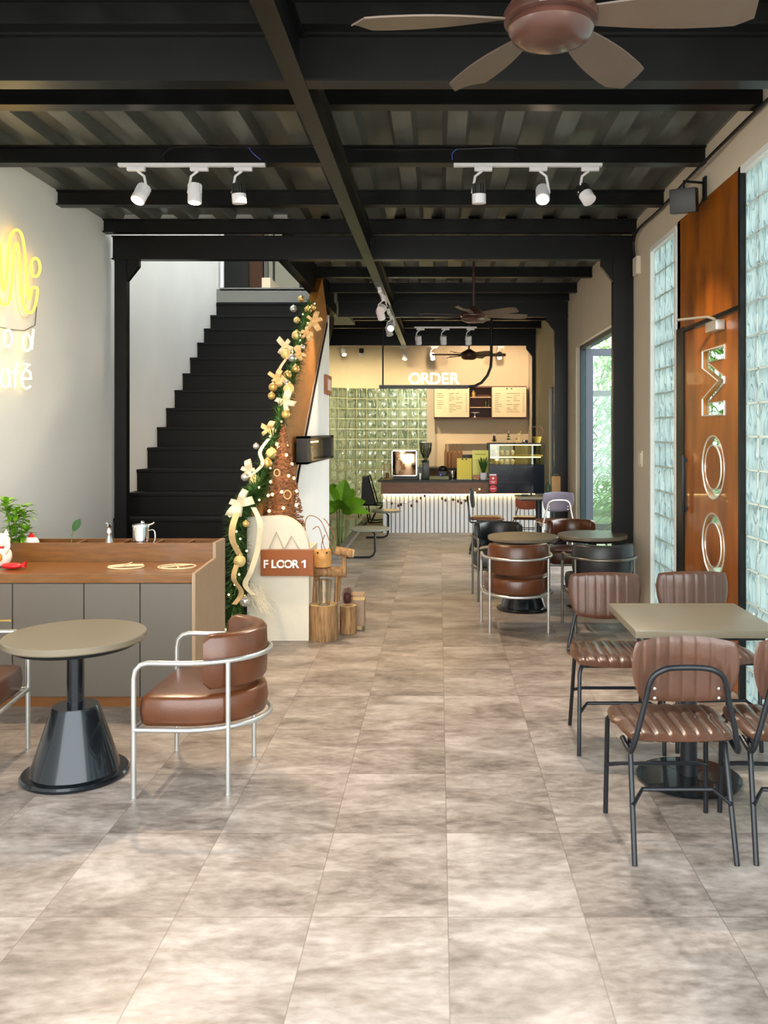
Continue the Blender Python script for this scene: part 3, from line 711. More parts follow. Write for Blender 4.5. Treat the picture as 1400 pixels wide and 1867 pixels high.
dup(T0, (.755, 7.86, 0), 0, 'round taupe table on the left of the two tables mid-room')
dup(T0, (1.40, 7.98, 0), 0, 'round taupe table on the right of the pair, next to the black post')

# ================================================================== TUB ARMCHAIRS
def uring(z, n=22, a=.28, b_=.33, yf=.2):
    P = [Vector((a, yf, z)), Vector((a, .1, z))]
    for k in range(n + 1):
        t = pi * k / n; P.append(Vector((a * cos(t), -b_ * sin(t), z)))
    return P + [Vector((-a, .1, z)), Vector((-a, yf, z))]
def armchair(lea, met, cat='armchair'):
    T = thing('tub_armchair', '', cat, (0, 0, 0), 0, 'low tub armchairs with tubular frames'); r = .0115
    P = uring(.59)
    P = [Vector((.28, .2, 0)), Vector((.28, .2, .52))] + [Vector((.28, .2 - .06 * (1 - cos(q)), .53 + .06 * sin(q))) for q in (pi / 6, pi / 3, pi / 2)] + P[1:-1] + [Vector((-.28, .2 - .06 * (1 - cos(q)), .53 + .06 * sin(q))) for q in (pi / 2, pi / 3, pi / 6)] + [Vector((-.28, .2, .52)), Vector((-.28, .2, 0))]
    obj(B().tube(P[1:-1], r), 'arm_rail', met, T, local=True)
    obj(B().tube(uring(.30), r).tube([(.28, .2, .30), (-.28, .2, .30)], r), 'seat_rail', met, T, local=True)
    for sx in (-1, 1):
        obj(B().tube([(sx * .28, .2, .008), (sx * .28, .2, .525)], r).lathe([(.012, 0), (.013, .01)], (sx * .28, .2, 0), 10), 'leg', met, T, local=True)
        obj(B().tube([(sx * .232, -.2, .008), (sx * .232, -.2, .585)], r).lathe([(.012, 0), (.013, .01)], (sx * .232, -.2, 0), 10), 'leg', met, T, local=True)
    # seat cushion
    def cushion(z0, z1, a, b2, yf, bulge=.014):
        out = [(a, yf - .03), (a, .05)]
        for k in range(25): t = pi * k / 24; out.append((a * cos(t), -b2 * sin(t)))
        out += [(-a, .05), (-a, yf - .03), (-a + .03, yf), (a - .03, yf)]
        lay = [(-.022, z0), (-.004, z0 + .008), (.0, z0 + .02), (bulge * .5, (z0 + z1) / 2), (.0, z1 - .02), (-.005, z1 - .007), (-.022, z1), (-.06, z1 + .006), (-.16, z1 + .012)]
        b = B(); rings = []
        for (o_, z) in lay:
            ring = []
            for (x, y) in out:
                c = Vector((x, y)); l = c.length; c2 = c * ((l + o_) / l); ring.append(b.bm.verts.new((c2.x, c2.y, z)))
            rings.append(ring)
        n = len(out)
        for A, C in zip(rings, rings[1:]):
            for k in range(n): b.bm.faces.new((A[k], A[(k + 1) % n], C[(k + 1) % n], C[k]))
        b.bm.faces.new(rings[0][::-1]); b.bm.faces.new(rings[-1]); return b
    obj(cushion(.305, .435, .262, .312, .185), 'seat', lea, T, local=True, ang=70)
    b = B(); sec = [(-.036, .475), (-.028, .465), (.020, .465), (.03, .48), (.034, .58), (.03, .685), (.018, .70), (-.024, .70), (-.036, .685), (-.040, .58)]
    rings = []; n = 26
    for k in range(n + 1):
        t = radians(18) + radians(144) * k / n; s = 1
        if k in (0, n): s = .8
        c = Vector((.232 * cos(t), -.282 * sin(t), 0)); nr = Vector((c.x / .232 ** 2, c.y / .282 ** 2, 0)).normalized()
        rings.append([b.bm.verts.new(c + nr * (o_ * s) + Vector((0, 0, .58 + (z - .58) * s))) for o_, z in sec])
    m_ = len(sec)
    for A, C in zip(rings, rings[1:]):
        for k in range(m_): b.bm.faces.new((A[k], A[(k + 1) % m_], C[(k + 1) % m_], C[k]))
    b.bm.faces.new(rings[0][::-1]); b.bm.faces.new(rings[-1])
    obj(b, 'backrest', lea, T, local=True, ang=55)
    return T
c0 = armchair(LEATH, SILV); c0.location = (-1.115, 4.07, 0); c0.rotation_euler.z = radians(88); c0['label'] = 'brown leather tub armchair with silver frame, facing the table before the counter'
dup(c0, (-2.235, 4.10, 0), radians(-84), 'brown leather chair cut off by the left edge of the frame')
dup(c0, (.635, 7.12, 0), 0, 'brown leather tub armchair with silver frame seen from behind, mid-room')
dup(c0, (1.33, 8.66, 0), radians(184), 'dark brown armchair behind the right round table, only its back showing')
c1 = armchair(LEATB, mat('dark_nickel_tube', (120, 116, 108), .3, .8)); c1.location = (1.31, 7.10, 0); c1['label'] = 'black leather tub armchair seen from behind before the right round table'
dup(c1, (.60, 8.42, 0), radians(192), 'black leather tub armchair behind the left round table')

# ================================================================== RIBBED DINING CHAIRS
def pad(a, b_, t0, t1, k=.5, rib=.055, gr=.006, nu=72, nv=22, taper=0, power=5):
    """cushion in xy plane, thickness along z; ribs along y"""
    b = B(); top = []; bot = []
    for i in range(nu + 1):
        u = -1 + 2 * i / nu; ct = []; cb = []
        for j in range(nv + 1):
            v = -1 + 2 * j / nv
            x = (u * (1 - k) + u * sqrt(1 - v * v / 2) * k); y = (v * (1 - k) + v * sqrt(1 - u * u / 2) * k)
            e = max(abs(u), abs(v)) ** power; h = sqrt(max(0, 1 - e))
            X_ = a * x * (1 + taper * v); Y_ = b_ * y
            d = ((X_ / rib + 50.5) % 1.0 - .5) * rib
            g = gr * math.exp(-(d / (rib * .13)) ** 2)
            ct.append(b.bm.verts.new((X_, Y_, (t1 - g) * h if e < 1 else 0)))
            cb.append(ct[-1] if e >= 1 else b.bm.verts.new((X_, Y_, (t0 + g * .8) * h)))
        top.append(ct); bot.append(cb)
    for G, fl in ((top, 0), (bot, 1)):
        for i in range(nu):
            for j in range(nv):
                f = [G[i][j], G[i + 1][j], G[i + 1][j + 1], G[i][j + 1]]
                try: b.bm.faces.new(f[::-1] if fl else f)
                except Exception: pass
    return b
def dining(lea, met, plain=False, back=None):
    T = thing('dining_chair', '', 'chair', (0, 0, 0), 0, 'dining chairs with ribbed leather'); r = .0105
    s = pad(.23, .222, -.018, .026, .42, gr=0 if plain else .007)
    s.mod(lambda v: (v.x * (1 - .06 * (v.y < 0)), v.y, v.z + .452 - .018 * max(0, (abs(v.y) - .12) / .1) ** 2 * (1 if v.y > 0 else 0)))
    obj(s, 'seat', lea, T, local=True, ang=80)
    s = pad(.196, .125, -.012, .018, .45, gr=0 if plain else .006, taper=.07, rib=.052)
    s.mod(lambda v: (v.x, -.215 - .11 * (v.y + .125) * .6 + 1.1 * v.x * v.x * -1 + .045 + v.z - .01, .712 + v.y))
    obj(s, 'backrest', back or lea, T, local=True, ang=80)
    fr = B()
    pts = [(-.205, -.10, .425), (-.20, -.20, .41), (-.19, -.235, .45), (-.155, -.25, .60), (-.135, -.262, .69), (-.10, -.268, .725), (-.05, -.262, .735), (.05, -.262, .735), (.10, -.268, .725), (.135, -.262, .69), (.155, -.25, .60), (.19, -.235, .45), (.20, -.20, .41), (.205, -.10, .425)]
    obj(fr.tube(pts, r, smooth=4), 'back_frame', met, T, local=True)
    bl = B()
    for sx in (-1, 1):
        for z in (.62, .655): bl.sph((sx * .118, -.246, z), .007, (1, .6, 1), 10, 6)
    obj(bl, 'bolts', CHROME, T, local=True)
    for sx in (-1, 1):
        obj(B().tube([(sx * .21, .215, 0), (sx * .205, .20, .40), (sx * .19, .17, .43)], r), 'leg', met, T, local=True)
        obj(B().tube([(sx * .188, -.235, 0), (sx * .180, -.12, .41), (sx * .17, -.08, .43)], r), 'leg', met, T, local=True)
    sf = B()
    for sx in (-1, 1): sf.tube([(sx * .19, .18, .428), (sx * .175, -.14, .428)], .008, seg=8)
    sf.tube([(-.19, .17, .428), (.19, .17, .428)], .008, seg=8)
    obj(sf, 'seat_frame', met, T, local=True)
    for yy, yi in ((-.19, -.12), (.205, .14)):
        xx = .184 if yy < 0 else .207
        obj(B().tube([(-xx, yy, .205), (-xx + .05, yi, .235), (xx - .05, yi, .235), (xx, yy, .205)], .0085, seg=8), 'stretcher', met, T, local=True)
    return T
k0 = dining(LEATD, BLKM); k0.location = (.908, 3.45, 0); k0['label'] = 'ribbed brown dining chair seen from behind, nearest to the aisle'
dup(k0, (1.372, 3.44, 0), radians(-4), 'ribbed brown dining chair seen from behind, cut by the right edge')
dup(k0, (.90, 4.52, 0), radians(180), 'ribbed brown dining chair facing the camera at the aisle side of the square table')
dup(k0, (1.39, 4.56, 0), radians(181), 'ribbed brown dining chair behind the square table by the wooden door')
k1 = dining(LEATH, BLKM, True, LEATB); k1.location = (.64, 11.5, 0); k1.rotation_euler.z = radians(-92); k1['label'] = 'thin black framed chair in side view with brown seat, before the bar'; k1['group'] = 'far chairs'
k2 = dining(LEATH, SILV, True, PURP); k2.location = (1.47, 11.12, 0); k2.rotation_euler.z = radians(4); k2['label'] = 'chair with plum-grey back and silver legs at the far square table'; k2['group'] = 'far chairs'
k3 = dining(LEATH, BLKM, True, TERRA); k3.location = (1.27, 12.75, 0); k3.rotation_euler.z = radians(172); k3.scale = (.85, .85, .74); k3['label'] = 'low chair with terracotta back between far table and bar'; k3['group'] = 'far chairs'

# ================================================================== SQUARE TABLES
def sq_table():
    T = thing('square_table', '', 'table', (0, 0, 0), 0, 'square pedestal tables')
    obj(B().box(-.31, .31, -.298, .298, .715, .748, .004), 'tabletop', STONE, T, local=True)
    obj(B().box(-.26, .26, -.25, .25, .695, .715), 'under_plate', BLKM, T, local=True, smooth=False)
    obj(B().lathe([(.038, .02), (.038, .70)], seg=24), 'pole', BLKM, T, local=True)
    obj(B().lathe([(.04, .004), (.232, .004), (.236, .014), (.06, .022)], seg=48), 'foot_plate', GUN, T, local=True)
    return T
s0 = sq_table(); s0.location = (1.147, 4.02, 0); s0['label'] = 'square taupe dining table between the ribbed brown chairs'
s1 = dup(s0, (1.36, 11.95, 0), 0, 'far square table carrying the paper bag, before the bar'); s1.scale = (1, 1, .95)

# ================================================================== FRONT COUNTER at left
cab = thing('service_counter', 'low walnut counter with taupe front and pale end panel at left', 'counter', (-2.2, 5.4, 0))
XE = -1.40
obj(B().box(-3.04, XE - .02, 5.06, 5.10, .06, .72).box(-3.04, XE - .02, 5.10, 5.72, .06, .72), 'body', GREYC, cab, smooth=False)
dr = B()
for (x0, x1) in ((-3.04, -2.462), (-2.456, -2.05), (-2.044, -1.726), (-1.72, XE - .022)): dr.box(x0, x1, 5.045, 5.06, .065, .716, .002)
obj(dr, 'front_panels', GREYC, cab, smooth=False)
obj(B().box(-3.0, -2.46, 5.035, 5.046, .50, .512), 'brass_strip', mat('brass', (190, 160, 100), .35, .7), cab, smooth=False)
obj(B().box(-3.04, XE - .0, 5.07, 5.72, 0, .06), 'kickboard', WOODR, cab, smooth=False)
obj(B().box(-3.04, XE - .02, 5.035, 5.52, .722, .775, .003), 'worktop', PLANK, cab, smooth=False)
rb = B().box(-3.04, XE - .02, 5.50, 5.52, .775, .893).box(-3.04, XE - .02, 5.71, 5.73, .72, .893).box(-3.04, XE - .02, 5.52, 5.71, .722, .74)
for x in (-3.0, -2.62, -2.30, -2.02, -1.80, -1.60): rb.box(x - .008, x + .008, 5.52, 5.71, .74, .888)
obj(rb, 'divided_trough', PLANK, cab, smooth=False)
obj(B().prism([(5.03, 0), (5.73, 0), (5.73, .896), (5.495, .896), (5.495, .80), (5.03, .778)], lambda a, c: (XE - .02, a, c), lambda a, c: (XE, a, c)), 'end_panel', PALEW, cab, smooth=False)
# things on it
tr0 = thing('cup_with_lid', 'shiny steel pot with lid and handle on the counter', 'pot', (-1.86, 5.6, .74))
p = px(257, 990, 5.6); X_ = p.x
obj(B().lathe([(.045, .74), (.05, .745), (.050, .99), (.0, .99)], (X_, 5.6, 0), 28), 'body', CHROME, tr0)
obj(B().lathe([(.054, .985), (.052, 1.0), (.0, 1.006)], (X_, 5.6, 0), 28).sph((X_ + .01, 5.6, 1.012), .012).tube([(X_ + .05, 5.6, .995), (X_ + .08, 5.6, 1.005), (X_ + .085, 5.6, 1.015)], .006), 'lid', CHROME, tr0)
obj(B().tube([(X_ + .048, 5.6, .96), (X_ + .085, 5.6, .96), (X_ + .088, 5.6, .89), (X_ + .05, 5.6, .87)], .0045, smooth=4), 'handle', CHROME, tr0)
sh = thing('sauce_bottle', 'small clear glass bottle with silver spout on the counter', 'bottle', (-2.10, 5.6, .74))
X_ = px(199, 990, 5.6).x
obj(B().lathe([(.03, .74), (.032, .75), (.032, .87), (.014, .93), (.012, .955), (.0, .955)], (X_, 5.6, 0), 20), 'glass_body', pane('bottle_glass', (220, 225, 220), .3), sh)
obj(B().lathe([(.014, .93), (.018, .955), (.012, .975), (.016, .985), (.006, 1.0)], (X_, 5.6, 0), 16).tube([(X_, 5.6, .995), (X_ - .02, 5.6, 1.01)], .004), 'spout', CHROME, sh)
def ring_disc(nm, lab, u0, u1, bar):
    c = px((u0 + u1) / 2, 1036, 5.27); a = (u1 - u0) / 2 * 5.27 / F; T = thing(nm, lab, 'trivet', (c.x, 5.27, .776), 0, 'wooden ring trivets on the counter')
    b = B().tube([(c.x + a * cos(2 * pi * k / 30), 5.27 + a * sin(2 * pi * k / 30) * .8, .781) for k in range(30)], .004, True, 6)
    obj(b, 'ring', mat('pale_bamboo', (232, 206, 160), .5), T)
    b = B()
    if bar: b.box(c.x - a * .9, c.x + a * .95, 5.25, 5.28, .784, .792, 0, Matrix.Rotation(.35, 3, 'Z')); b.tube([(c.x, 5.2, .795), (c.x + .01, 5.34, .795)], .004)
    else: b.tube([(c.x - a * .7, 5.27 - a * .5, .785), (c.x + a * .7, 5.27 + a * .5, .785)], .004); b.tube([(c.x + a * .3, 5.27 - a * .7, .785), (c.x - a * .3, 5.27 + a * .7, .785)], .004)
    obj(b, 'cross_bar', MATS['pale_bamboo'], T)
ring_disc('ring_trivet', 'pale ring with a flat stick across, left of two on the counter', 198, 262, 1)
ring_disc('ring_trivet', 'pale ring with crossed bars, right of two on the counter', 289, 356, 0)
# potted plant at the left edge
c = px(8, 985, 5.45); pp = thing('potted_plant', 'bright leafy plant in a pot at the left end of the counter', 'plant', (c.x, 5.6, .74))
b = B()
for (dx, dz) in ((-.06, .36), (.0, .30), (.05, .33), (.055, .18), (-.02, .2), (.03, .08)):
    for k in range(30):
        a = 2 * pi * k / 16 + dx * 40; b.leaf((c.x + dx, 5.6, .74 + dz + .02 * (k % 5) - .04), (cos(a), sin(a), random.uniform(-.2, 1.1)), .085, .017, .25, n=4)
obj(b, 'foliage', LEAFG, pp, smooth=False)
b = B()
for (dx, dz) in ((-.06, .36), (.0, .30), (.05, .33), (.055, .18)): b.tube([(c.x, 5.6, .76), (c.x + dx * .6, 5.6, .76 + dz * .5), (c.x + dx, 5.6, .74 + dz)], .004)
obj(b, 'stems', mat('stem_green', (96, 120, 50)), pp)
obj(B().lathe([(.05, .741), (.07, .84), (.066, .845), (.0, .83)], (c.x, 5.6, 0), 24), 'pot', mat('dark_pot', (70, 50, 36), .6), pp)
# cat ornament
c = px(3, 1040, 5.3); q = thing('cat_ornament', 'white ceramic cat ornament with red collar at the left frame edge', 'ornament', (c.x, 5.3, .776))
CER = mat('white_ceramic', (238, 228, 210), .25)
obj(B().sph((c.x, 5.3, .84), .06, (1, .85, 1.1), 20, 14).sph((c.x, 5.29, .935), .05, (1.1, .9, .9), 20, 14).tube([(c.x + .03, 5.27, .86), (c.x + .055, 5.26, .90), (c.x + .05, 5.26, .94)], .017, smooth=4).sph((c.x + .05, 5.26, .945), .02), 'body', CER, q)
e_ = B()
for sx in (-1, 1): e_.lathe([(.018, 0), (.001, .035)], (c.x + sx * .032, 5.29, .968), 10)
obj(e_, 'ears', CER, q)
obj(B().tube([(c.x + .042 * cos(2 * pi * k / 20), 5.295 + .036 * sin(2 * pi * k / 20), .897) for k in range(20)], .006, True, 6), 'collar', RED, q)
obj(B().sph((c.x + .012, 5.238, .84), .022, (1, .6, 1.2)), 'gold_coin', mat('orange_gold', (226, 140, 50), .35, .4), q)
c = px(22, 1035, 5.2)
tag(obj(B().sph((c.x, 5.2, .796), .05, (1.3, .7, .38)).prism([(c.x + .05, .80), (c.x + .085, .825), (c.x + .08, .785)], lambda a, z: (a, 5.185, z), lambda a, z: (a, 5.215, z)), 'red_packet', RED), 'small glossy red packet lying in front of the cat ornament', 'packet')
c = px(56, 984, 5.6); q = thing('cat_figurine', 'small pale figurine with a red cap peeking over the counter trough', 'figurine', (c.x, 5.6, .74))
obj(B().sph((c.x, 5.6, .88), .055, (1, .7, .8), 18, 12).sph((c.x - .035, 5.6, .87), .03), 'body', CER, q); obj(B().lathe([(.022, .0), (.014, .018), (.001, .03)], (c.x + .005, 5.6, .918), 14), 'cap', RED, q)
obj(B().box(c.x - .04, c.x + .04, 5.58, 5.62, .741, .85), 'stand', CER, q, smooth=False)
c = px(131, 985, 5.6); q = thing('leaf_sprout', 'single green leaf on a thin stalk rising behind the counter', 'plant', (c.x, 5.6, .74))
obj(B().tube([(c.x, 5.6, .741), (c.x - .002, 5.6, .9), (c.x + .01, 5.6, .965)], .003, smooth=4), 'stalk', MATS['stem_green'], q)
obj(B().leaf((c.x + .006, 5.6, .955), (.5, 0, 1), .1, .025, .1, n=8, up=(0, 1, 0)), 'leaf', LEAFD, q)

# ================================================================== GARLAND on the balustrade
gpts = [(-1.42, 9.62, zr(9.62) + .02)] + [(-1.42, y, zr(y) + .02) for y in (9.0, 8.4, 7.8, 7.2, 6.95)] + [(-1.44, 6.72, 1.10), (-1.50, 6.56, 1.0), (-1.51, 6.54, .8), (-1.50, 6.54, .55), (-1.52, 6.54, .3), (-1.53, 6.54, .12)]
GP = cr([Vector(p) for p in gpts], 12); LG = len(GP)
gar = B()
gar.tube(GP, .02, seg=6)
for i in range(6500):
    t = random.random() * (LG - 1); j = int(t); c = GP[j].lerp(GP[min(j + 1, LG - 1)], t - j)
    d = Vector((random.gauss(0, 1.2), random.gauss(0, 1), random.gauss(0, 1))).normalized()
    gar.leaf(c, d, random.uniform(.07, .155) * (1.0 if t < LG * .5 else .85), .0065, .1, n=2)
G_ = tag(obj(gar, 'pine_garland', PINE, smooth=False), 'green pine garland running down the stair balustrade to the floor', 'garland', kind='stuff')
gs = thing('ribbon_and_lights', 'warm fairy light string wound through the stair garland', 'string lights', tuple(GP[-1]))
obj(B().tube([p + Vector((.05 * cos(i * .5), .05 * sin(i * .5), .03 * sin(i * .9))) for i, p in enumerate(GP)], .0015, seg=4), 'wire', mat('green_wire', (40, 60, 30), .5), gs)
gs.name = 'string_lights'
for i in range(44):
    p = GP[min(LG - 1, int((i + .5) / 44 * LG))] + Vector((random.uniform(-.07, .1), -.07 - random.random() * .03, random.uniform(-.05, .05)))
    if i < 18: p = GP[min(LG - 1, int((i + .5) / 44 * LG))] + Vector((random.uniform(-.02, .08), -.06, random.uniform(.02, .09)))
    obj(B().sph(p, .008, u=8, v=6), 'bulb', BULBM, gs)
# baubles: (pixel x, y, radius px, colour)
baub = [(549, 545, 6, 'g'), (535, 563, 6.5, 's'), (562, 565, 7.5, 'g'), (571, 560, 6, 'g'), (541, 584, 6, 'p'), (541, 612, 9.5, 'p'), (551, 633, 5, 's'), (521, 646, 9.5, 'p'), (533, 653, 8, 's'), (539, 673, 7.5, 'g'), (524, 684, 8, 'g'), (524, 700, 7, 's'), (498, 706, 8.5, 'g'), (526, 711, 10.5, 'p'), (495, 722, 7, 'g'), (521, 756, 8, 'g'), (494, 781, 7, 's'), (467, 814, 6, 's'), (495, 827, 10.5, 'p'), (487, 845, 9.5, 'g'), (447, 870, 8, 's'), (465, 878, 11, 'p'), (437, 1023, 11, 'p'), (446, 1096, 10, 's'), (448, 955, 6, 'g')]
names = {'g': ('gold', GOLD), 'p': ('glittery champagne', PGOLD), 's': ('silver', SILB)}
ordn = ['topmost', 'second', 'third', 'fourth', 'fifth', 'sixth', 'seventh', 'eighth', 'ninth', 'tenth', 'eleventh', 'twelfth']
cnt = {'g': 0, 'p': 0, 's': 0}
def ydepth(x, y):
    # depth of the garland front for a picture height
    best = min(GP, key=lambda p: abs((VY - (p.z - H) * F / p.y) - y)); return best.y - .10
for (x, y, r, k) in sorted(baub, key=lambda q: q[1]):
    Y = ydepth(x, y); c = px(x, y, Y); rr = r * Y / F; nm, m = names[k]
    lab = '%s %s ball ornament %s on the stair garland' % (ordn[cnt[k]], nm, 'counted down from the top'); cnt[k] += 1
    T = thing('bauble', lab, 'christmas ball', (c.x, c.y, c.z - rr), 0, 'ball ornaments on the stair garland')
    obj(B().sph(c, rr, u=20, v=14), 'ball', m, T); obj(B().lathe([(rr * .25, 0), (rr * .22, rr * .25)], (c.x, c.y, c.z + rr * .95), 8), 'cap', GOLD, T)
# ribbon loops along the garland
def bow(x, y, s, m, lab, n=5):
    Y = ydepth(x, y) - .03; c = px(x, y, Y); s = s * .82 * Y / F; b = B()
    S0 = s
    for k in range(n):
        s = S0 * random.uniform(.65, 1.3)
        a = 2 * pi * k / n + random.uniform(-.45, .45); d = Vector((cos(a), -.25, sin(a))); w = Vector((-sin(a), 0, cos(a)))
        b.strip([c, c + d * s * .6 - Vector((0, s * .42, 0)), c + d * s * 1.05, c + d * s * .6 + Vector((0, s * .2, 0)), c], s * random.uniform(.2, .34), (w + d * random.uniform(-.4, .4)).normalized(), .001)
    b.sph(c, s * .2, u=10, v=8)
    tag(obj(b, 'ribbon_bow', m), lab, 'ribbon', 'ribbon bows on the stair garland')
bow(572, 586, 20, RIBB, 'gold ribbon bow at the very top of the stair garland')
bow(520, 632, 18, CRIB, 'cream ribbon bow on the garland just under the top gold one')
bow(545, 645, 18, RIBB, 'gold ribbon bow beside the highest cream bow')
bow(560, 607, 14, RIBB, 'small gold ribbon bow tucked right below the top bow')
bow(505, 690, 16, RIBB, 'gold ribbon bow left side of garland at mid stair')
bow(520, 733, 20, CRIB, 'cream ribbon bow on the garland at mid stair')
bow(490, 783, 22, RIBB, 'gold ribbon bow just above the twig cone top')
bow(515, 812, 15, CRIB, 'cream ribbon tails right of the twig cone tip')
bow(455, 858, 18, CRIB, 'cream ribbon bow on the garland left of the twig cone')
bow(436, 918, 26, CRIB, 'big cream ribbon bow where the garland turns down')
def ribbon(lab, pxs, w, m):
    P = [px(x, y, ydepth(x, y) - .03 + dz) for x, y, dz in pxs]
    tag(obj(B().strip(P, w, Vector((.92, -.38, 0)), .001), 'ribbon_tail', m), lab, 'ribbon', 'long ribbons on the garland')
ribbon('long gold ribbon tail hanging left of the lower garland', [(432, 935, 0), (424, 960, -.02), (424, 985, .0), (437, 1012, .03)], .028, RIBB)
ribbon('cream ribbon tail hanging right of the lower garland', [(462, 925, 0), (474, 955, -.02), (470, 1000, .01), (458, 1040, 0), (447, 1066, .02), (462, 1085, -.02)], .024, CRIB)
ribbon('thin gold ribbon curling down the left of the hanging garland', [(432, 1028, 0), (426, 1055, -.02), (440, 1080, .0), (427, 1102, .0)], .022, RIBB)
for i, (ya, yb_) in enumerate(((650, 735), (800, 870))):
    xs = {575: 535, 650: 515, 735: 505, 800: 480, 870: 450}
    ribbon(('thin gold ribbon', 'thin cream ribbon')[i] + ' winding along the %s part of the stair garland' % ('upper', 'middle')[i], [(xs[ya] + 10, ya, 0), (xs[ya] - 6, (ya * 2 + yb_) / 3, -.03), (xs[yb_] + 28, (ya + 2 * yb_) / 3, -.03), (xs[yb_] + 4, yb_, 0)], .018, RIBB if i == 0 else CRIB)
# newel base
tag(obj(B().box(-1.57, -1.46, 6.5, 6.6, 0, .16, .004), 'wooden_block', WOODR, smooth=False), 'brown wooden block on the floor under the hanging garland', 'block')
b = B(); c = Vector((-1.56, 6.40, .02))
for k in range(9): a = 2 * pi * k / 9; b.leaf(c + Vector((0, 0, .02)), (cos(a), sin(a), .7), .07, .022, .2, n=4)
tag(obj(b, 'gold_flower', PGOLD, smooth=False), 'pale gold artificial flower on the floor below the garland', 'flower')
# fringe tassel (tinsel) at lower right
b = B()
for i in range(60):
    p0 = px(random.uniform(455, 475), random.uniform(1060, 1090), 6.45); b.tube([p0, p0 + Vector((random.uniform(.0, .09), -.02, -random.uniform(.02, .1))), p0 + Vector((random.uniform(.02, .13), -.02, -random.uniform(.1, .2)))], .001, seg=3)
tag(obj(b, 'tinsel_tassel', CRIB, smooth=False), 'fine pale tinsel strands fanning over the cream pier', 'tinsel', kind='stuff')

# twig cone tree
T = thing('twig_cone_tree', 'brown twig cone tree with warm lights standing on the pier', 'christmas tree', (-1.23, 6.93, .84))
b = B(); cz0, cz1 = .84, 1.64
b.lathe([(.115, cz0), (.01, cz1 - .02)], (-1.23, 6.93, 0), 16)
for i in range(420):
    t = random.random() ** 1.3; z = cz0 + t * (cz1 - cz0); r = .15 * (1 - t) + .014; a = random.uniform(0, 2 * pi); da = random.uniform(.6, 1.4); dz = random.uniform(-.03, .03)
    b.tube([(-1.23 + r * random.uniform(.92, 1.08) * cos(a + da * q / 4), 6.93 + r * sin(a + da * q / 4), z + dz * q / 4) for q in range(5)], .0035, seg=4)
obj(b, 'twig_cone', TWIG, T, smooth=False)
for (x, y) in ((528, 847), (532, 873), (513, 897), (489, 880), (538, 922), (517, 926), (490, 932), (495, 902), (519, 830), (524, 868), (482, 905), (537, 897)):
    z = px(x, y, 6.8).z; r = max(.02, .15 * (1 - (z - cz0) / (cz1 - cz0)) + .014); X_ = px(x, y, 6.8).x; dx = max(-r * .98, min(r * .98, X_ + 1.23)); yy = 6.93 - sqrt(max(0, r * r - dx * dx)) - .008
    obj(B().sph((-1.23 + dx, yy, z), .012, u=10, v=8), 'bulb', BULBM, T)
for (x, y, r) in ((524, 902, .028), (505, 862, .022)):
    c = px(x, y, 6.79); obj(B().tube([c + Vector((r * cos(2 * pi * k / 14), 0, r * sin(2 * pi * k / 14) * 1.2)) for k in range(14)], .006, True, 6), 'wooden_ring', CUTW, T)

# ================================================================== LOGS, reindeer, pig
def log(x, y, r, h, lab, nm='tree_stump'):
    T = thing(nm, lab, 'log', (x, y, 0), 0, 'tree stumps beside the pier'); b = B(); n = 36
    R_ = [r * (1 + .03 * sin(3 * a) + random.uniform(-.015, .015)) for a in [2 * pi * k / n for k in range(n)]]
    rings = [[b.bm.verts.new((x + R_[k] * s * cos(2 * pi * k / n), y + R_[k] * s * sin(2 * pi * k / n), z)) for k in range(n)] for s, z in ((1.0, 0), (1.02, .02), (1, h * .6), (.98, h - .008), (.94, h - .001))]
    for A, C in zip(rings, rings[1:]):
        for k in range(n): b.bm.faces.new((A[k], A[(k + 1) % n], C[(k + 1) % n], C[k]))
    b.bm.faces.new(rings[0][::-1]); b.bm.faces.new(rings[-1])
    obj(b, 'bark', BARK, T, ang=60); obj(B().lathe([(r * .93, h - .004), (r * .92, h + .002), (0, h + .003)], (x, y, 0), 36), 'cut_face', CUTW, T)
log(-.885, 6.72, .112, .27, 'larger tree stump on the floor beside the cream pier')
log(-.718, 6.93, .067, .215, 'smaller tree stump carrying the pine cone')
# reindeer from logs: on the big stump
rd = thing('log_reindeer', 'rustic reindeer built of small logs with twig antlers, on the stump', 'decoration', (-.885, 6.72, .272))
hz = .272
obj(B().tube([(-1.0, 6.80, .505), (-.72, 6.80, .50)], .042, seg=14, radii=[.038, .042, .044, .042]), 'body', BARK, rd)
obj(B().tube([(-.735, 6.80, .50), (-.735, 6.80, .66)], .018, seg=8), 'neck', BARK, rd)
obj(B().tube([(-.80, 6.80, .665), (-.665, 6.79, .645)], .035, seg=12), 'head', BARK, rd)
obj(B().tube([(-.668, 6.79, .646), (-.658, 6.79, .645)], .03, seg=12), 'muzzle', CUTW, rd)
for (a, c) in ((-.965, 6.77), (-.95, 6.82), (-.80, 6.78), (-.785, 6.82)): obj(B().tube([(a, c, hz), (a + .01, c, .47)], .015, seg=7), 'leg', BARK, rd)
for pts in ([(611, 1012), (600, 985), (585, 950), (565, 940), (556, 955), (560, 990)], [(612, 1012), (610, 980), (598, 955), (590, 945)], [(606, 1012), (592, 1000), (586, 975), (580, 960), (570, 965)], [(590, 1015), (586, 995), (592, 975)]):
    obj(B().tube([px(x, y, 6.8) for x, y in pts], .0035, seg=6, smooth=5), 'antler', TWIG, rd)
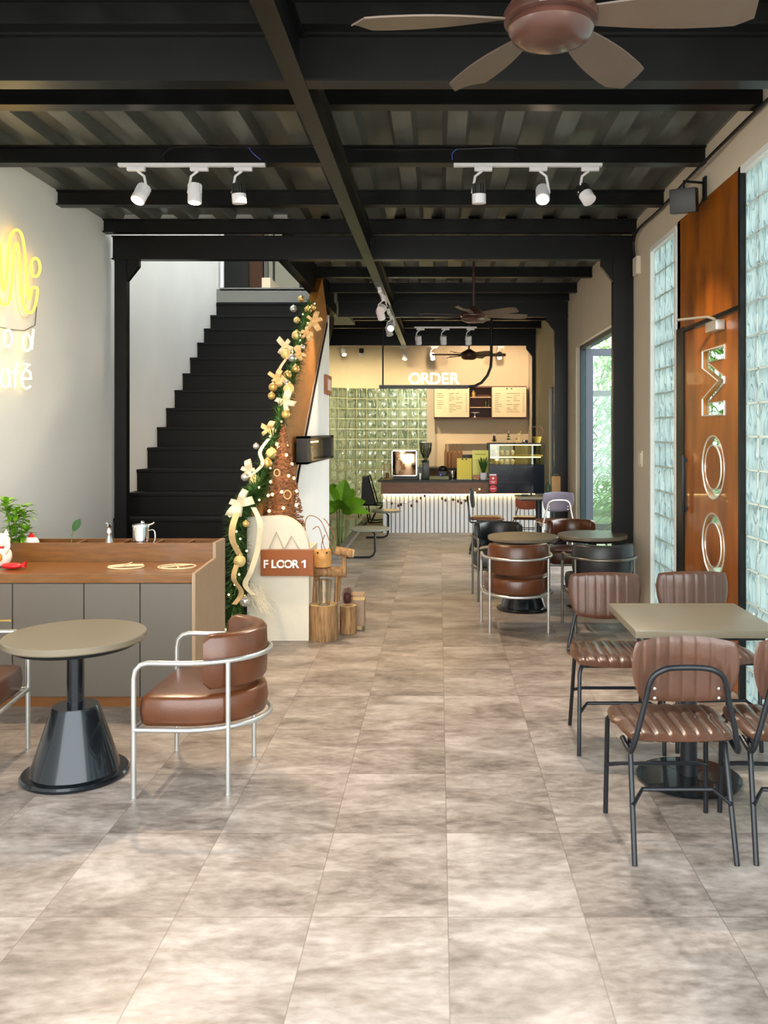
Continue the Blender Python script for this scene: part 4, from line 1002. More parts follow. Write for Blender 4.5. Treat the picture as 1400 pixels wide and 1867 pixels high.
# pig pot on the body
pg = thing('carved_pig', 'carved wooden pig pot sitting on the reindeer back', 'ornament', (-.895, 6.78, .545))
c = Vector((-.90, 6.77, .60))
obj(B().lathe([(.05, -.055), (.062, -.05), (.072, .0), (.068, .05), (.055, .075), (.0, .07)], c, 24), 'body', PIGW, pg)
obj(B().lathe([(.03, 0), (.032, .012), (.02, .02), (0, .02)], c + Vector((.005, -.068, .035)), 18, Matrix.Rotation(pi / 2, 3, 'X')).tube([c + Vector((.005 + .03 * cos(a), -.078, .012 + .022 * sin(a))) for a in [pi + pi * k / 8 for k in range(9)]], .004, seg=6), 'snout', PIGW, pg)
e_ = B()
for sx in (-1, 1): e_.sph(c + Vector((sx * .035 + .005, -.058, .062)), .008, u=10, v=6)
obj(e_, 'eyes', mat('dark_eye', (40, 24, 16), .4), pg)
e_ = B()
for sx in (-1, 1): e_.lathe([(.018, 0), (.002, .03)], c + Vector((sx * .05, 0, .065)), 10)
obj(e_, 'ears', PIGW, pg)
obj(B().lathe([(.045, .275), (.052, .30), (.062, .46), (.05, .465)], (-.875, 6.66, 0), 20), 'x', pane('cup_glass', (225, 215, 195), .15)).name = 'clear_cup'
tag(bpy.data.objects['clear_cup'], 'clear plastic cup between the reindeer legs on the stump', 'cup')
# pine cone
b = B(); c = Vector((-.725, 6.93, .218)); b.sph(c + Vector((0, 0, .06)), .03, (1, 1, 1.6))
for i in range(90):
    t = i / 90; a = i * 2.4; r = .038 * sin(pi * (t * .85 + .1)) + .006; z = .005 + t * .125
    b.leaf(c + Vector((r * .6 * cos(a), r * .6 * sin(a), z)), (cos(a), sin(a), .35), .026, .011, .0, n=2)
tag(obj(b, 'pine_cone', mat('pine_cone_brown', (96, 48, 36), .6, var=.5, scale=60), smooth=False), 'dark pine cone standing on the smaller stump', 'pine cone')
c = Vector((-.655, 7.02, 0)); T = thing('planter_box', 'pale wooden planter box behind the small stump', 'box', tuple(c))
obj(B().box(-.71, -.60, 7.02, 7.16, .03, .28, .004), 'box_body', PALEW, T, smooth=False)
obj(B().box(-.715, -.595, 7.015, 7.165, .24, .265).box(-.69, -.62, 7.03, 7.15, 0, .03), 'band', CUTW, T, smooth=False)

# ================================================================== ITEMS ON THE STAIR WALL
bx = thing('wall_niche_box', 'long black display box fixed on the white stair wall', 'display box', (-1.3, 9.2, 1.28))
y0, y1, za, zb = 8.25, 10.35, 1.28, 1.545; x0, x1 = -1.345, -1.245
obj(B().box(x0, x1, y0, y0 + .25, za, zb).box(x0, x1, y1 - .25, y1, za, zb).box(x0, x1, y0, y1, za, za + .02).box(x0, x1, y0, y1, zb - .02, zb), 'box_frame', BPLAS, bx, smooth=False)
obj(B().box(x0, x0 + .01, y0 + .25, y1 - .25, za + .02, zb - .02), 'back_panel', mat('olive_mirror', (120, 104, 66), .25, .5), bx, smooth=False)
obj(B().box(x0 + .012, x0 + .016, y0 + .6, y1 - .7, zb - .07, zb - .06), 'lamp_strip', LEDM, bx, smooth=False)
obj(B().lathe([(.03, za + .02), (.035, za + .08), (.02, za + .13), (.03, za + .16), (0, za + .18)], (x0 + .05, y0 + .55, 0), 14), 'figurine', CUTW, bx)
pl = thing('wall_plaque', 'small brown framed notice high on the white stair wall', 'sign', (-1.33, 10.5, 2.03))
obj(B().box(-1.345, -1.315, 10.28, 10.74, 2.03, 2.26, .003), 'frame', mat('brown_frame', (150, 84, 50), .5), pl, smooth=False)
obj(B().box(-1.316, -1.312, 10.36, 10.66, 2.08, 2.21), 'notice', mat('pale_notice', (226, 200, 190), .6), pl, smooth=False)

# speaker on the right wall
sp_ = thing('wall_speaker', 'black speaker on a bracket high on the right wall above the wooden door', 'speaker', (1.6, 5.9, 3.0))
b = B().box(-.085, .085, -.07, .07, -.075, .085, .008)
Rz = Matrix.Rotation(radians(-25), 4, 'Z') @ Matrix.Rotation(radians(12), 4, 'X')
b.mod(lambda v: Matrix.Translation((1.64, 5.85, 3.13)) @ Rz @ v); obj(b, 'cabinet', BPLAS, sp_)
obj(B().tube([(1.64, 5.85, 3.2), (1.64, 5.86, 3.27), (1.79, 5.9, 3.27)], .009).box(1.785, 1.799, 5.87, 5.93, 3.15, 3.31), 'bracket', BLKM, sp_)
obj(B().tube([(1.78, 5.88, 3.18), (1.74, 5.86, 3.1), (1.70, 5.85, 3.12)], .004, smooth=4), 'cord', BLKM, sp_)
q = tag(thing('light_switch', None, None, (1.795, 7.8, 1.32)), 'white double light switch on the right wall before the black post', 'switch')
obj(B().box(1.788, 1.80, 7.72, 7.86, 1.28, 1.42, .002), 'plate', mat('ivory_plastic', (214, 204, 186), .4), q, smooth=False)
obj(B().box(1.782, 1.79, 7.74, 7.785, 1.30, 1.40, .002).box(1.782, 1.79, 7.795, 7.84, 1.30, 1.40, .002), 'rockers', MATS['ivory_plastic'], q, smooth=False)
tag(obj(B().box(1.76, 1.80, 7.80, 7.95, 3.0, 3.16, .004), 'junction_box', MATS['ivory_plastic'], smooth=False), 'pale junction box high on the right wall beside the post', 'box')
tag(obj(B().box(1.765, 1.80, 12.9, 13.1, 2.78, 2.93, .004).tube([(1.79, 13.0, 2.93), (1.79, 13.0, 3.3)], .006), 'junction_box', MATS['ivory_plastic'], smooth=False), 'pale junction box high above the far narrow door', 'box')

# ================================================================== SIDE TABLES, lounge chair, leafy plant
def side_table(x, y, r, z, lab, xleg):
    T = thing('side_table', lab, 'table', (x, y, 0), 0, 'cantilever side tables by the pond')
    obj(B().lathe([(r * .97, z - .03), (r, z - .025), (r, z - .004), (r * .98, z), (0, z)], (x, y, 0), 40), 'tabletop', mat('grey_table_laminate', (120, 122, 112), .4), T, ang=30)
    P = [(x - .05, y, z - .04), (xleg - .04, y, z - .04), (xleg, y, z - .08), (xleg, y, .09), (xleg - .02, y, .04), (xleg - .07, y, .014), (x - .3, y, .014)]
    obj(B().tube(P, .014, seg=8), 'c_frame', BLKM, T)
side_table(-.865, 10.95, .25, .385, 'nearer small round side table on a bent black leg by the kerb', -.80)
side_table(-.78, 13.0, .215, .42, 'farther small round side table in front of the white bar', -.75)
lc = thing('lounge_chair', 'black sling lounge chair beside the curved glass wall', 'chair', (-1.2, 15.0, .02))
b = B(); sd = Vector((0, 1, 0))
xa, xb = -1.40, -.98
obj(B().box(xa + .02, xa + .34, 14.86, 14.90, .0, .01), 'x', BLKM, lc, smooth=False).name = 'floor_bar'
Pb = [(-1.30, 14.8, .85), (-1.22, 14.8, .85)]
sl = B(); 
for i in range(12):
    t = i / 11
quad = [px(652, 955 - 80, 14.8), px(669, 869, 14.8), px(682, 920, 14.8), px(660, 922, 14.8)]
sl.prism([(q_.x, q_.z) for q_ in (px(661, 869, 14.8), px(672, 869, 14.8), px(684, 921, 14.8), px(658, 921, 14.8))], lambda a, c: (a, 14.75 + .0, c), lambda a, c: (a - .02, 15.15, c + .0))
obj(sl, 'sling_back', BPLAS, lc, smooth=False)
fr = B()
for dy in (0, .42):
    Y = 14.74 + dy
    fr.tube([px(671, 868, 14.74) + Vector((0, dy, 0)), px(686, 922, 14.74) + Vector((0, dy, 0))], .012, seg=6)
    fr.tube([px(652, 921, 14.74) + Vector((0, dy, 0)), px(700, 921, 14.74) + Vector((0, dy, 0))], .012, seg=6)
    fr.tube([px(654, 945, 14.74) + Vector((0, dy, 0)), px(652, 921, 14.74) + Vector((0, dy, 0))], .01, seg=6)
    fr.tube([px(668, 926, 14.74) + Vector((0, dy, 0)), px(671, 948, 14.74) + Vector((0, dy, 0)), px(675, 953, 14.74) + Vector((0, dy, 0)), px(698, 952, 14.74) + Vector((0, dy, 0))], .012, seg=6, smooth=3)
    fr.tube([px(676, 952, 14.74) + Vector((0, dy, 0)), px(684, 935, 14.74) + Vector((0, dy, 0)), px(696, 925, 14.74) + Vector((0, dy, 0))], .01, seg=6, smooth=3)
for (x, y) in ((671, 868), (686, 922), (675, 953)): fr.tube([px(x, y, 14.74), px(x, y, 14.74) + Vector((0, .42, 0))], .012, seg=6)
obj(fr, 'frame', BLKM, lc)
lp = thing('leafy_plant', 'large-leaved bright green plant standing in the pond beside the stair wall', 'plant', (-1.42, 12.4, .02))
b = B(); base = Vector((-1.40, 12.4, .45))
specs = [((.15, -.1, 1), .44, .15, .12), ((-.25, .1, 1), .42, .14, .2), ((.75, -.3, .55), .40, .12, .25), ((.95, 0, .25), .36, .09, .35), ((-.8, -.2, .5), .42, .13, .3), ((-.5, -.5, .4), .40, .12, .4), ((.35, .5, .9), .40, .13, .2), ((.4, -.6, .3), .34, .11, .4), ((-.9, .3, .1), .35, .1, .4), ((.05, -.7, .7), .36, .12, .3), ((-.4, -.2, .9), .5, .13, .2)]
for d, L_, w, dr in specs:
    dv = Vector(d).normalized(); b.leaf(base + dv * .06, dv, L_ * 1.05, w * .82, dr, .38, n=8, up=(0, -1, .3))
obj(b, 'foliage', LEAFG, lp, smooth=False)
b = B()
for k in range(7): a = k * .9; b.tube([(-1.40 + .03 * cos(a), 12.4 + .03 * sin(a), .02), (-1.40 + .05 * cos(a), 12.4 + .05 * sin(a), .5)], .006, seg=6)
obj(b, 'stems', MATS['stem_green'], lp)

# ================================================================== BAR
bar = thing('bar_counter', 'white fluted bar counter with brown top band under the order sign', 'counter', (.4, 13.9, 0))
b = B(); n = 39; w = (1.74 + .88) / n
for k in range(n): b.box(-.88 + k * w + .007, -.88 + (k + 1) * w - .007, 13.675, 13.72, 0, .60, .004)
obj(B().box(-.88, 1.74, 13.715, 14.4, 0, .61), 'bar_body', mat('gap_shade_grey_blue', (120, 134, 146), .5), bar, smooth=False)  # body darker than the slats: shade of the gaps put into its colour
obj(b, 'fluted_front', mat('white_lacquer', (236, 240, 244), .4), bar, smooth=False)
obj(B().box(-.90, .78, 13.60, 14.4, .612, .80), 'top_band', mat('brown_bar_wood', (112, 70, 34), .4, var=.3, scale=5, stretch=(1, 5, 5)), bar, smooth=False)
obj(B().box(-.95, .80, 13.57, 14.45, .80, .83, .004), 'bar_top', BPLAS, bar, smooth=False)
obj(B().box(-.87, 1.5, 13.655, 13.675, .600, .611), 'led_strip', LEDM, bar, smooth=False)
# order sign
os_ = thing('order_sign', 'glowing ORDER sign on a black pipe frame above the bar', 'sign', (-.2, 13.5, 2.25))
YO = 13.5
obj(B().tube([(-.863, YO, 3.4), (-.863, YO, 2.29)], .012, seg=8).box(-.92, .45, YO - .025, YO + .025, 2.245, 2.30).tube([(.40, YO, 2.275), (.55, YO, 2.285), (.66, YO, 2.34), (.75, YO, 2.45), (.80, YO, 2.58), (.81, YO, 2.72), (.81, YO, 3.4)], .022, seg=10), 'pipe_frame', BLKM, os_)
for ch, xx in (('O', 756), ('R', 775), ('D', 793.5), ('E', 811), ('R', 828)):
    p = px(xx, 700, YO - .02)
    obj(text_bm(ch, .245, .02, Matrix.Translation(p) @ FACE, .0055), 'letter', NEONW, os_, smooth=False)
# menu cabinet
mc = thing('menu_cabinet', 'wall cabinet with two white menu doors and dark middle shelves', 'cabinet', (.84, 17.4, 1.87))
xa, xb = px(791, 0, 17.3).x, px(960, 0, 17.3).x; za, zb = px(0, 761, 17.3).z, px(0, 705, 17.3).z
xs1, xs2 = px(855, 0, 17.3).x, px(897, 0, 17.3).x
WB = mat('dark_cabinet_wood', (88, 50, 32), .5)
obj(B().box(xa, xb, 17.3, 17.6, zb - .02, zb + .01).box(xa, xb, 17.3, 17.6, za - .03, za).box(xa, xa + .02, 17.3, 17.6, za, zb).box(xb - .02, xb, 17.3, 17.6, za, zb).box(xa, xb, 17.59, 17.61, za, zb).box(xs1, xs1 + .02, 17.3, 17.6, za, zb).box(xs2 - .02, xs2, 17.3, 17.6, za, zb), 'carcass', WB, mc, smooth=False)
for (a, c, lb) in ((xa + .01, xs1, 'left'), (xs2, xb - .01, 'right')):
    dd = obj(B().box(a, c, 17.27, 17.30, za + .005, zb - .01, .002), 'menu_door', MENU, mc, smooth=False)
    ink = B(); random.seed(3 if lb == 'left' else 5)
    for r_ in range(11):
        z = zb - .14 - r_ * .036
        for cc in (a + .05, a + (c - a) * .42, a + (c - a) * .62):
            if random.random() < .8: ink.box(cc, cc + random.uniform(.06, .14), 17.266, 17.2695, z, z + .007)
        ink.box(c - .07, c - .04, 17.266, 17.2695, z, z + .008)
    obj(ink, 'menu_print', INK, dd, smooth=False)
    mid = (a + c) / 2; obj(B().box(mid - .06, mid - .03, 17.26, 17.27, zb - .05, zb - .03).box(mid + .03, mid + .06, 17.26, 17.27, zb - .05, zb - .03), 'print_clips', BPLAS, dd, smooth=False)
obj(B().box(xs1 + .02, xs2 - .02, 17.3, 17.58, za + .19, za + .205).box(xs1 + .02, xs2 - .02, 17.3, 17.58, za + .39, za + .405), 'shelves', mat('pale_shelf_edge', (214, 180, 140), .5), mc, smooth=False)  # shelf boards paler than the dark carcass
def jar(x, y, z, r, h, m, lab, grp='jars on the menu shelves'):
    tag(obj(B().lathe([(r * .9, 0), (r, r * .2), (r, h * .7), (r * .5, h * .85), (r * .55, h), (0, h)], (x, y, z), 16), 'jar', m), lab, 'jar', grp)
jar(xs1 + .09, 17.4, za + .406, .04, .13, GOLD, 'gold jar on the top menu shelf')
jar(xs2 - .12, 17.4, za + .206, .03, .13, MATS['clear_glass'], 'left clear jar on the middle menu shelf')
jar(xs2 - .06, 17.4, za + .206, .03, .14, MATS['clear_glass'], 'right clear jar on the middle menu shelf')
tag(obj(B().lathe([(.03, 0), (.01, .02), (.01, .08), (.09, .09), (.09, .10), (0, .10)], (xs1 + .12, 17.42, za + .002), 24), 'cake_stand', CER), 'small white stand on the bottom menu shelf', 'stand')
tag(obj(B().box(px(815, 0, 17.5).x, px(897, 0, 17.5).x, 17.5, 17.62, 1.33, 1.35), 'wall_shelf', MATS['warm_plaster'], smooth=False), 'thin pale shelf on the back wall above the bottles', 'shelf')

# --- things on the bar
ZB = .831; YB = 13.8
lt = thing('wooden_lantern', 'small wooden framed lantern at the left end of the bar', 'lantern', (-.80, YB, ZB))
x0, x1 = px(699, 0, YB).x, px(713, 0, YB).x; zt_ = px(0, 846, YB).z
b = B()
for xx in (x0, x1 - .012):
    for yy in (YB - .06, YB + .05): b.box(xx, xx + .012, yy, yy + .012, ZB, zt_)
b.box(x0, x1, YB - .06, YB + .062, ZB, ZB + .012).box(x0, x1, YB - .06, YB + .062, zt_ - .012, zt_).box(x0, x1, YB - .06, YB - .05, ZB + .15, ZB + .165)
obj(b, 'frame', CUTW, lt, smooth=False); obj(B().lathe([(.025, 0), (.025, .09), (0, .09)], ((x0 + x1) / 2, YB, ZB + .013), 14), 'candle', mat('brown_candle', (130, 84, 50), .5), lt)
em = thing('espresso_machine', 'espresso machine with mirrored back panel on the bar', 'coffee machine', (-.54, YB, ZB))
x0, x1 = px(714, 0, YB - .1).x, px(760, 0, YB - .1).x; z0, z1 = px(0, 868, YB - .1).z, px(0, 821, YB - .1).z
obj(B().box(x0 + .01, x1 - .01, YB - .08, YB + .35, z0, z1 - .01, .01), 'body', BPLAS, em)
obj(B().box(x0 + .012, x1 - .012, YB - .095, YB - .085, z0 + .01, z1 - .015, .002), 'mirror_panel', mat('bronze_mirror', (196, 160, 128), .08, 1, bump=.4, bscale=3), em)
obj(B().box(x0, x0 + .015, YB - .1, YB - .07, z0, z1).box(x1 - .015, x1, YB - .1, YB - .07, z0, z1).box(x0, x1, YB - .1, YB - .07, z1 - .015, z1).box(x0, x1, YB - .1, YB - .07, z0, z0 + .012), 'chrome_frame', CHROME, em, smooth=False)
obj(B().box(x0 + .02, x1 + .0, YB - .08, YB + .3, ZB + .0, z0 + .001), 'base', BPLAS, em, smooth=False)
gr = thing('coffee_grinder', 'black coffee grinder with glass hopper beside the espresso machine', 'grinder', (-.2, YB, ZB))
xc = px(776, 0, YB).x
obj(B().box(xc - .055, xc + .055, YB - .06, YB + .1, ZB, ZB + .27, .012).lathe([(.06, .27), (.05, .30), (.03, .31)], (xc, YB, ZB), 20).box(xc - .12, xc - .05, YB - .04, YB, ZB + .1, ZB + .2), 'body', mat('dark_green_black', (34, 38, 30), .35), gr)
obj(B().lathe([(.025, .31), (.045, .34), (.09, .45), (.098, .565), (.094, .565), (.085, .45), (.04, .345)], (xc, YB, ZB), 24), 'hopper', pane('hopper_glass', (205, 205, 190), .15), gr)
obj(B().lathe([(.10, .563), (.10, .575), (0, .575)], (xc, YB, ZB), 24), 'hopper_lid', BPLAS, gr)
obj(B().lathe([(.03, 0), (.032, .10), (0, .10)], (xc - .09, YB - .06, ZB), 16), 'dosing_cup', CHROME, gr)
tag(obj(B().box(px(783, 0, 13.75).x, px(818, 0, 13.75).x, 13.66, 13.9, ZB, ZB + .05, .01), 'tray', mat('olive_tray', (120, 120, 80), .5)), 'olive tray on the bar right of the grinder', 'tray')
sm = thing('card_machine', 'small black rounded machine with a blue light behind the tray', 'machine', (-.03, 14.1, ZB))
xc = px(807, 0, 14.1).x
obj(B().box(xc - .075, xc + .075, 14.05, 14.2, ZB, ZB + .12, .01).sph((xc, 14.12, ZB + .15), .07, (1, .8, .75)), 'body', BPLAS, sm); obj(B().box(xc - .04, xc - .03, 14.04, 14.05, ZB + .05, ZB + .065), 'blue_light', emis('blue_led', (60, 80, 255), 4), sm, smooth=False)
tag(obj(B().lathe([(.055, 0), (.06, .02), (.06, .13), (0, .13)], (px(825, 0, 13.95).x, 13.95, ZB), 20), 'steel_canister', CHROME), 'steel canister on the bar left of the yellow sheet', 'canister')
for i, (x, lb) in enumerate(((813, 'leftmost'), (819.5, 'second'), (826, 'third'), (833, 'fourth'), (840, 'rightmost'))):
    X_ = px(x, 0, 16.9).x
    tag(obj(B().lathe([(.035, 0), (.035, .28), (.012, .38), (.012, .46), (0, .46)], (X_, 16.9, .88), 12), 'syrup_bottle', mat('brown_syrup', (168, 120, 80), .3)), '%s of the five syrup bottles standing on the rear counter' % lb, 'bottle', 'syrup bottles behind the bar')
rc = thing('rear_counter', 'rear work counter below the menu wall', 'counter', (.5, 17.0, 0))
obj(B().box(-.2, 1.7, 16.75, 17.5, 0, .85), 'body', MATS['dark_cabinet_wood'], rc, smooth=False); obj(B().box(-.22, 1.72, 16.72, 17.5, .85, .88), 'counter_top', BPLAS, rc, smooth=False)
def sheet(x0, x1, y0, y1, Y, lab, extra):
    a = px(x0, y1, Y); c = px(x1, y0, Y); T = thing('menu_stand', lab, 'menu', ((a.x + c.x) / 2, Y, ZB), 0, 'yellow menu stands on the bar')
    obj(B().box(a.x, c.x, Y, Y + .006, ZB + .008, c.z), 'sheet', mat(*extra), T, smooth=False)
    obj(B().box(a.x, c.x, Y - .03, Y + .05, ZB, ZB + .008), 'foot', MATS['clear_glass'], T, smooth=False); return T, a, c
T, a, c = sheet(833, 860, 835.5, 876, 13.72, 'deep yellow clipped menu stand, left of two on the bar', ('deep_yellow_sheet', (238, 214, 74), .5))
for dx in (-.03, .03): obj(B().box((a.x + c.x) / 2 + dx - .012, (a.x + c.x) / 2 + dx + .012, 13.712, 13.72, c.z - .025, c.z - .005), 'clip', BPLAS, T, smooth=False)
T, a, c = sheet(861, 890, 821, 876, 13.80, 'pale yellow taller menu stand with a printed drawing, right of two', ('pale_yellow_sheet', (236, 234, 120), .5))
ink = B().box(a.x + .04, c.x - .04, 13.794, 13.799, c.z - .07, c.z - .058)
for k in range(14): xx = a.x + .05 + random.random() * .14; zz = c.z - .14 - random.random() * .1; ink.box(xx, xx + .014, 13.794, 13.799, zz, zz + .008)
obj(ink, 'print', mat('olive_ink', (170, 160, 70), .7), T, smooth=False)
tag(obj(B().box(px(843, 0, 14).x, px(862, 0, 14).x, 13.98, 14.1, ZB, px(0, 829, 14).z, .006), 'till_screen', BPLAS), 'dark till screen showing above the yellow menu stands', 'screen')
sn = thing('snake_plant', 'small snake plant in a white pot on the bar beside the display case', 'plant', (.70, 13.68, ZB)); xc = px(881, 0, 13.68).x
obj(B().lathe([(.045, 0), (.062, .03), (.064, .11), (.058, .11), (0, .10)], (xc, 13.68, ZB), 24), 'pot', WPLAS, sn)
b = B()
for k in range(11): a_ = k * 2.4; b.leaf((xc + .02 * cos(a_), 13.68 + .02 * sin(a_), ZB + .10), (.3 * cos(a_), .3 * sin(a_), 1), .22 + .02 * (k % 4), .018, .03, n=5)
obj(b, 'leaves', LEAFD, sn, smooth=False)
tag(obj(B().box(px(863, 0, 13.66).x, px(873, 0, 13.66).x, 13.64, 13.7, ZB, ZB + .075, .003), 'candy_box', mat('patterned_box', (214, 160, 110), .5, col2=(150, 60, 50), scale=50)), 'small colourful patterned box left of the snake plant pot', 'box')

# display case
dc = thing('display_case', 'black glass-fronted cake display case on the bar', 'display case', (1.22, 13.8, .62))
xa, xb = px(891, 0, 13.55).x, px(993, 0, 13.55).x; zA = .62; zm = px(0, 847, 13.55).z; zT = px(0, 808, 13.55).z; Yf = 13.55; Yb = 14.15
obj(B().box(xa, xb, Yf, Yb, zA, zm, .006), 'base_cabinet', mat('dark_navy_gloss', (14, 22, 32), .18, coat=.4), dc, smooth=False)
obj(B().box(xa, xb, Yf + .08, Yb, zT - .02, zT, .003).box(xa, xa + .02, Yf, Yf + .02, zm, zT - .02).box(xb - .02, xb, Yf, Yf + .02, zm, zT - .02).box(xa, xa + .03, Yb - .03, Yb, zm, zT).box(xb - .03, xb, Yb - .03, Yb, zm, zT).box((xa + xb) / 2 - .01, (xa + xb) / 2 + .02, Yb - .03, Yb, zm, zT), 'frame', BPLAS, dc, smooth=False)
obj(B().box(xa + .02, xb - .02, Yf + .003, Yf + .009, zm, zT - .02), 'front_glass', SHELFG, dc, smooth=False)
obj(B().box(xa + .03, xb - .03, Yb - .02, Yb - .014, zm, zT - .02), 'rear_glass', SHELFG, dc, smooth=False)
zs = px(0, 832, 13.7).z
obj(B().box(xa + .02, xb - .02, Yf + .08, Yb - .05, zs, zs + .02), 'glass_shelf', mat('yellow_lit_shelf', (226, 180, 90), .4), dc, smooth=False)  # yellow of the case lighting is put into this shelf's colour
obj(B().box(xa + .03, xb - .05, Yf + .09, Yf + .10, zs - .018, zs - .006).box(xa + .03, xb - .05, Yf + .09, Yf + .10, zT - .035, zT - .022), 'lamp_strip', emis('case_lamp', (255, 225, 150), 6), dc, smooth=False)
for r_, (z, nm) in enumerate(((zs + .021, 'shelf'), (zm + .002, 'floor'))):
    for k in range(4):
        X_ = xa + .13 + k * .085
        T = thing('dessert_cup', '%s dessert cup from the left on the %s of the display case' % (('first', 'second', 'third', 'fourth')[k], nm), 'dessert', (X_, 13.75, z), 0, 'dessert cups in the display case')
        obj(B().lathe([(.024, 0), (.034, .045), (.034, .05), (0, .045)], (X_, 13.75, z), 14), 'cup', mat('cup_cream', (228, 206, 160), .4), T); obj(B().sph((X_, 13.75, z + .055), .032, (1, 1, .7), 12, 8), 'cream_top', mat('whipped_cream', (244, 236, 214), .6), T)
stk = thing('delivery_sticker', 'red delivery service stickers on the display case corner', 'sticker', (.84, 13.54, .66))
xs = px(892, 0, 13.54).x; xe = px(906, 0, 13.54).x
obj(B().box(xs, xe, 13.543, 13.549, px(0, 883, 13.54).z, px(0, 867.5, 13.54).z, .001), 'square_sticker', RED, stk, smooth=False)
cxs = (xs + xe) / 2; cz_ = px(0, 891, 13.54).z
obj(B().lathe([(.058, 0), (.058, .004), (0, .004)], (cxs, 13.545, cz_), 28, Matrix.Rotation(pi / 2, 3, 'X')), 'round_sticker', RED, stk)
zq = px(0, 872, 13.54).z
obj(B().box(xs, xe - .01, 13.543, 13.549, px(0, 867, 13.54).z, px(0, 864.5, 13.54).z).lathe([(.018, 0), (.018, .003), (0, .003)], (cxs, 13.542, zq), 12, Matrix.Rotation(pi / 2, 3, 'X')).box(cxs - .035, cxs + .035, 13.54, 13.542, zq - .055, zq - .047).box(cxs - .025, cxs + .025, 13.54, 13.542, zq - .075, zq - .068).box(cxs - .035, cxs + .035, 13.538, 13.5405, cz_ - .005, cz_ + .006), 'white_print', WPLAS, stk, smooth=False)
# on top of the case
zc = zT + .001; Yt = 13.85
T = thing('cone_candle', 'dark pine cone in a green leafy pot, left on top of the display case', 'ornament', (px(901, 0, Yt).x, Yt, zc)); xc = T.location.x
b = B()
for k in range(30): a_ = k * 2.4; b.leaf((xc, Yt, zc + .015 + .001 * k), (cos(a_), sin(a_), .3 + .02 * k), .06, .012, .3, n=3)
obj(b, 'greens', LEAFD, T, smooth=False); obj(B().sph((xc, Yt, zc + .085), .022, (1, 1, 1.6)), 'cone', mat('pine_cone_brown', (96, 48, 36)), T); obj(B().lathe([(.012, .11), (.001, .16)], (xc, Yt, zc), 8), 'white_tip', WPLAS, T)
T = thing('mini_tree', 'tiny tiered green tree ornament on top of the display case', 'ornament', (px(927, 0, Yt).x, Yt, zc)); xc = T.location.x
b = B(); 
for z, r in ((.05, .045), (.09, .035), (.125, .022)): b.lathe([(r, z), (r * .3, z + .02), (.002, z + .03)], (xc, Yt, zc), 14)
obj(b, 'tiers', LEAFD, T); obj(B().tube([(xc, Yt, zc), (xc, Yt, zc + .17)], .003, seg=5).lathe([(.03, 0), (.03, .006)], (xc, Yt, zc), 12), 'stand', GOLD, T); obj(B().sph((xc, Yt, zc + .18), .011), 'star', WPLAS, T)
T = thing('deer_figurine', 'small golden deer figurine on top of the display case', 'figurine', (px(943, 0, Yt).x, Yt, zc)); xc = T.location.x
b = B().sph((xc, Yt, zc + .065), .02, (1.5, .8, .8), 12, 8).tube([(xc + .018, Yt, zc + .07), (xc + .025, Yt, zc + .11)], .008).sph((xc + .03, Yt, zc + .115), .011)
for dx in (-.018, -.01, .012, .02): b.tube([(xc + dx, Yt, zc), (xc + dx, Yt, zc + .06)], .0035, seg=5)
for s_ in (-1, 1): b.tube([(xc + .028, Yt, zc + .12), (xc + .028 + s_ * .012, Yt, zc + .15), (xc + .03 + s_ * .03, Yt, zc + .19)], .002, seg=4)
obj(b, 'deer_body', GOLD, T)
for i, (x, lb) in enumerate(((954, 'small silver ball left of the dark one on the display case'), (960, 'small dark ball on the display case by the post'))):
    xc = px(x, 0, Yt).x; tag(obj(B().sph((xc, Yt, zc + .024), .024, u=14, v=10), 'glass_ball', SILB if i == 0 else BPLAS), lb, 'ball', 'small balls on the case')
T = thing('yellow_pot_plant', 'yellow pot with two arching stems at the right end of the case', 'plant', (px(979, 0, 13.75).x, 13.75, zc)); xc = T.location.x
obj(B().lathe([(.045, 0), (.07, .09), (.072, .10), (.06, .10), (0, .09)], (xc, 13.75, zc), 20), 'pot', TERP, T)
obj(B().tube([(xc, 13.75, zc + .09), (xc + .005, 13.75, zc + .2), (xc + .04, 13.75, zc + .26), (xc + .09, 13.75, zc + .2), (xc + .06, 13.75, zc + .12)], .004, seg=5, smooth=5).tube([(xc, 13.75, zc + .09), (xc - .005, 13.75, zc + .2), (xc - .04, 13.75, zc + .26), (xc - .07, 13.75, zc + .24)], .004, seg=5, smooth=5), 'stems', TWIG, T)
b = B()
for k in range(10): a_ = k * 2.4; b.leaf((xc, 13.75, zc + .09), (cos(a_), sin(a_), .4), .05, .015, .2, n=3)
obj(b, 'red_leaves', mat('dark_red_leaf', (96, 30, 24), .5), T, smooth=False)
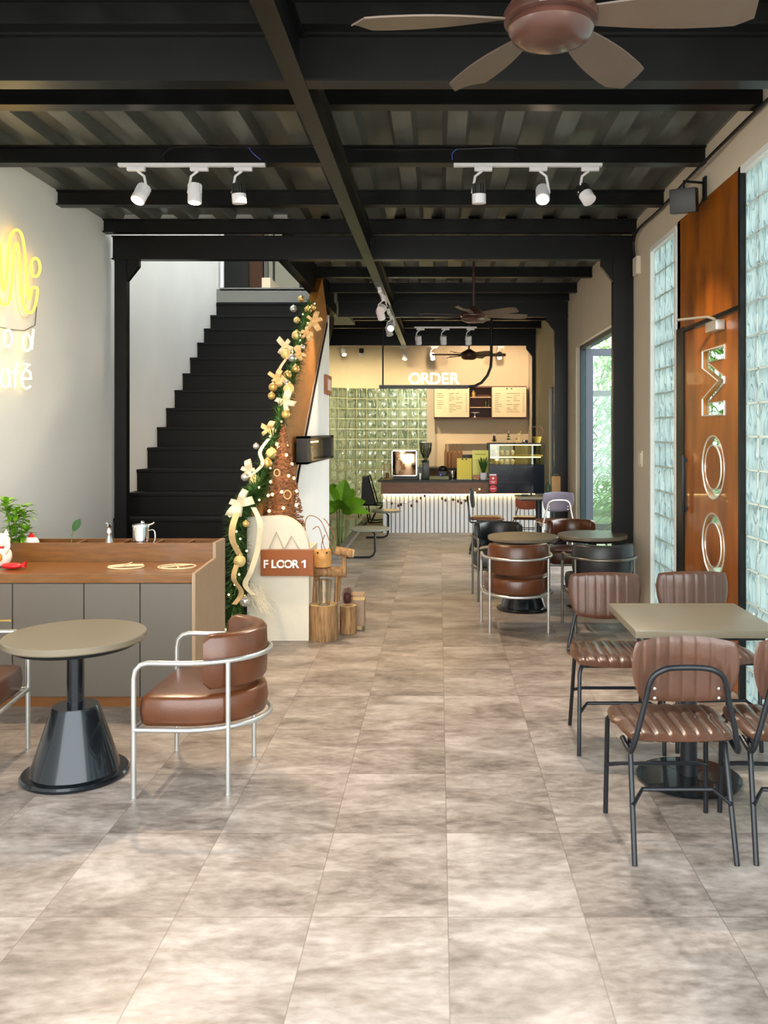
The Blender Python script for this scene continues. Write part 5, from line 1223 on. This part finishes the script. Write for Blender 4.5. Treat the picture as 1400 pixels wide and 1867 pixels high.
# cone garland on the bar front
T = thing('cone_garland', 'string of pine cones and stars hung across the bar front', 'garland', (0, 13.6, .4))
gp = [(697, 902), (703, 912), (714, 917), (730, 918), (745, 916), (760, 908), (772, 900), (786, 887), (800, 898), (812, 908), (830, 911), (850, 911), (862, 903), (878, 888)]
P = [px(x, y, 13.55) for x, y in gp]
obj(B().tube(P, .003, seg=4, smooth=3), 'cord', TWIG, T)
random.seed(2)
for k, (x, y) in enumerate(((714, 918), (726, 922), (731, 920), (750, 922), (760, 914), (767, 908), (774, 904), (806, 909), (812, 912), (826, 911), (835, 914), (841, 917), (849, 913))):
    p = px(x, y, 13.54); obj(B().sph(p, .022, (.8, .6, 1.1), 10, 8), 'cone', MATS['pine_cone_brown'], T)
for k, (x, y) in enumerate(((702, 905), (708, 911), (740, 915), (805, 903), (819, 910), (845, 908), (851, 904), (700, 913), (866, 898), (874, 892))):
    obj(B().sph(px(x, y, 13.53), .013, u=8, v=6), 'bulb', BULBM, T)
# bag, dark pouch on far table
zt2 = .748 * .95 + .001
a = px(1005, 868, 12.0); c = px(1021, 905, 12.0)
T = thing('paper_bag', 'kraft paper bag standing on the far square table', 'bag', ((a.x + c.x) / 2, 12.0, zt2))
obj(B().box(a.x, c.x, 11.95, 12.05, zt2, a.z - .0, .004), 'bag_body', PAPER, T, smooth=False); obj(B().tube([(a.x + .03, 11.96, a.z - .005), (a.x + .04, 11.95, a.z + .025), (c.x - .04, 11.95, a.z + .025), (c.x - .03, 11.96, a.z - .005)], .004, seg=5), 'handle', PAPER, T)
tag(obj(B().sph((a.x - .05, 12.0, zt2 + .09), .05, (.8, .8, 1.8)), 'green_pouch', mat('olive_pouch', (60, 66, 44), .7)), 'dark olive pouch leaning left of the paper bag', 'pouch')
tag(obj(B().box(1.12, 1.22, 11.85, 11.93, zt2, zt2 + .025, .008).box(1.24, 1.27, 11.88, 11.92, zt2, zt2 + .03, .005), 'phone_case', BPLAS), 'small black item lying on the far square table', 'item')
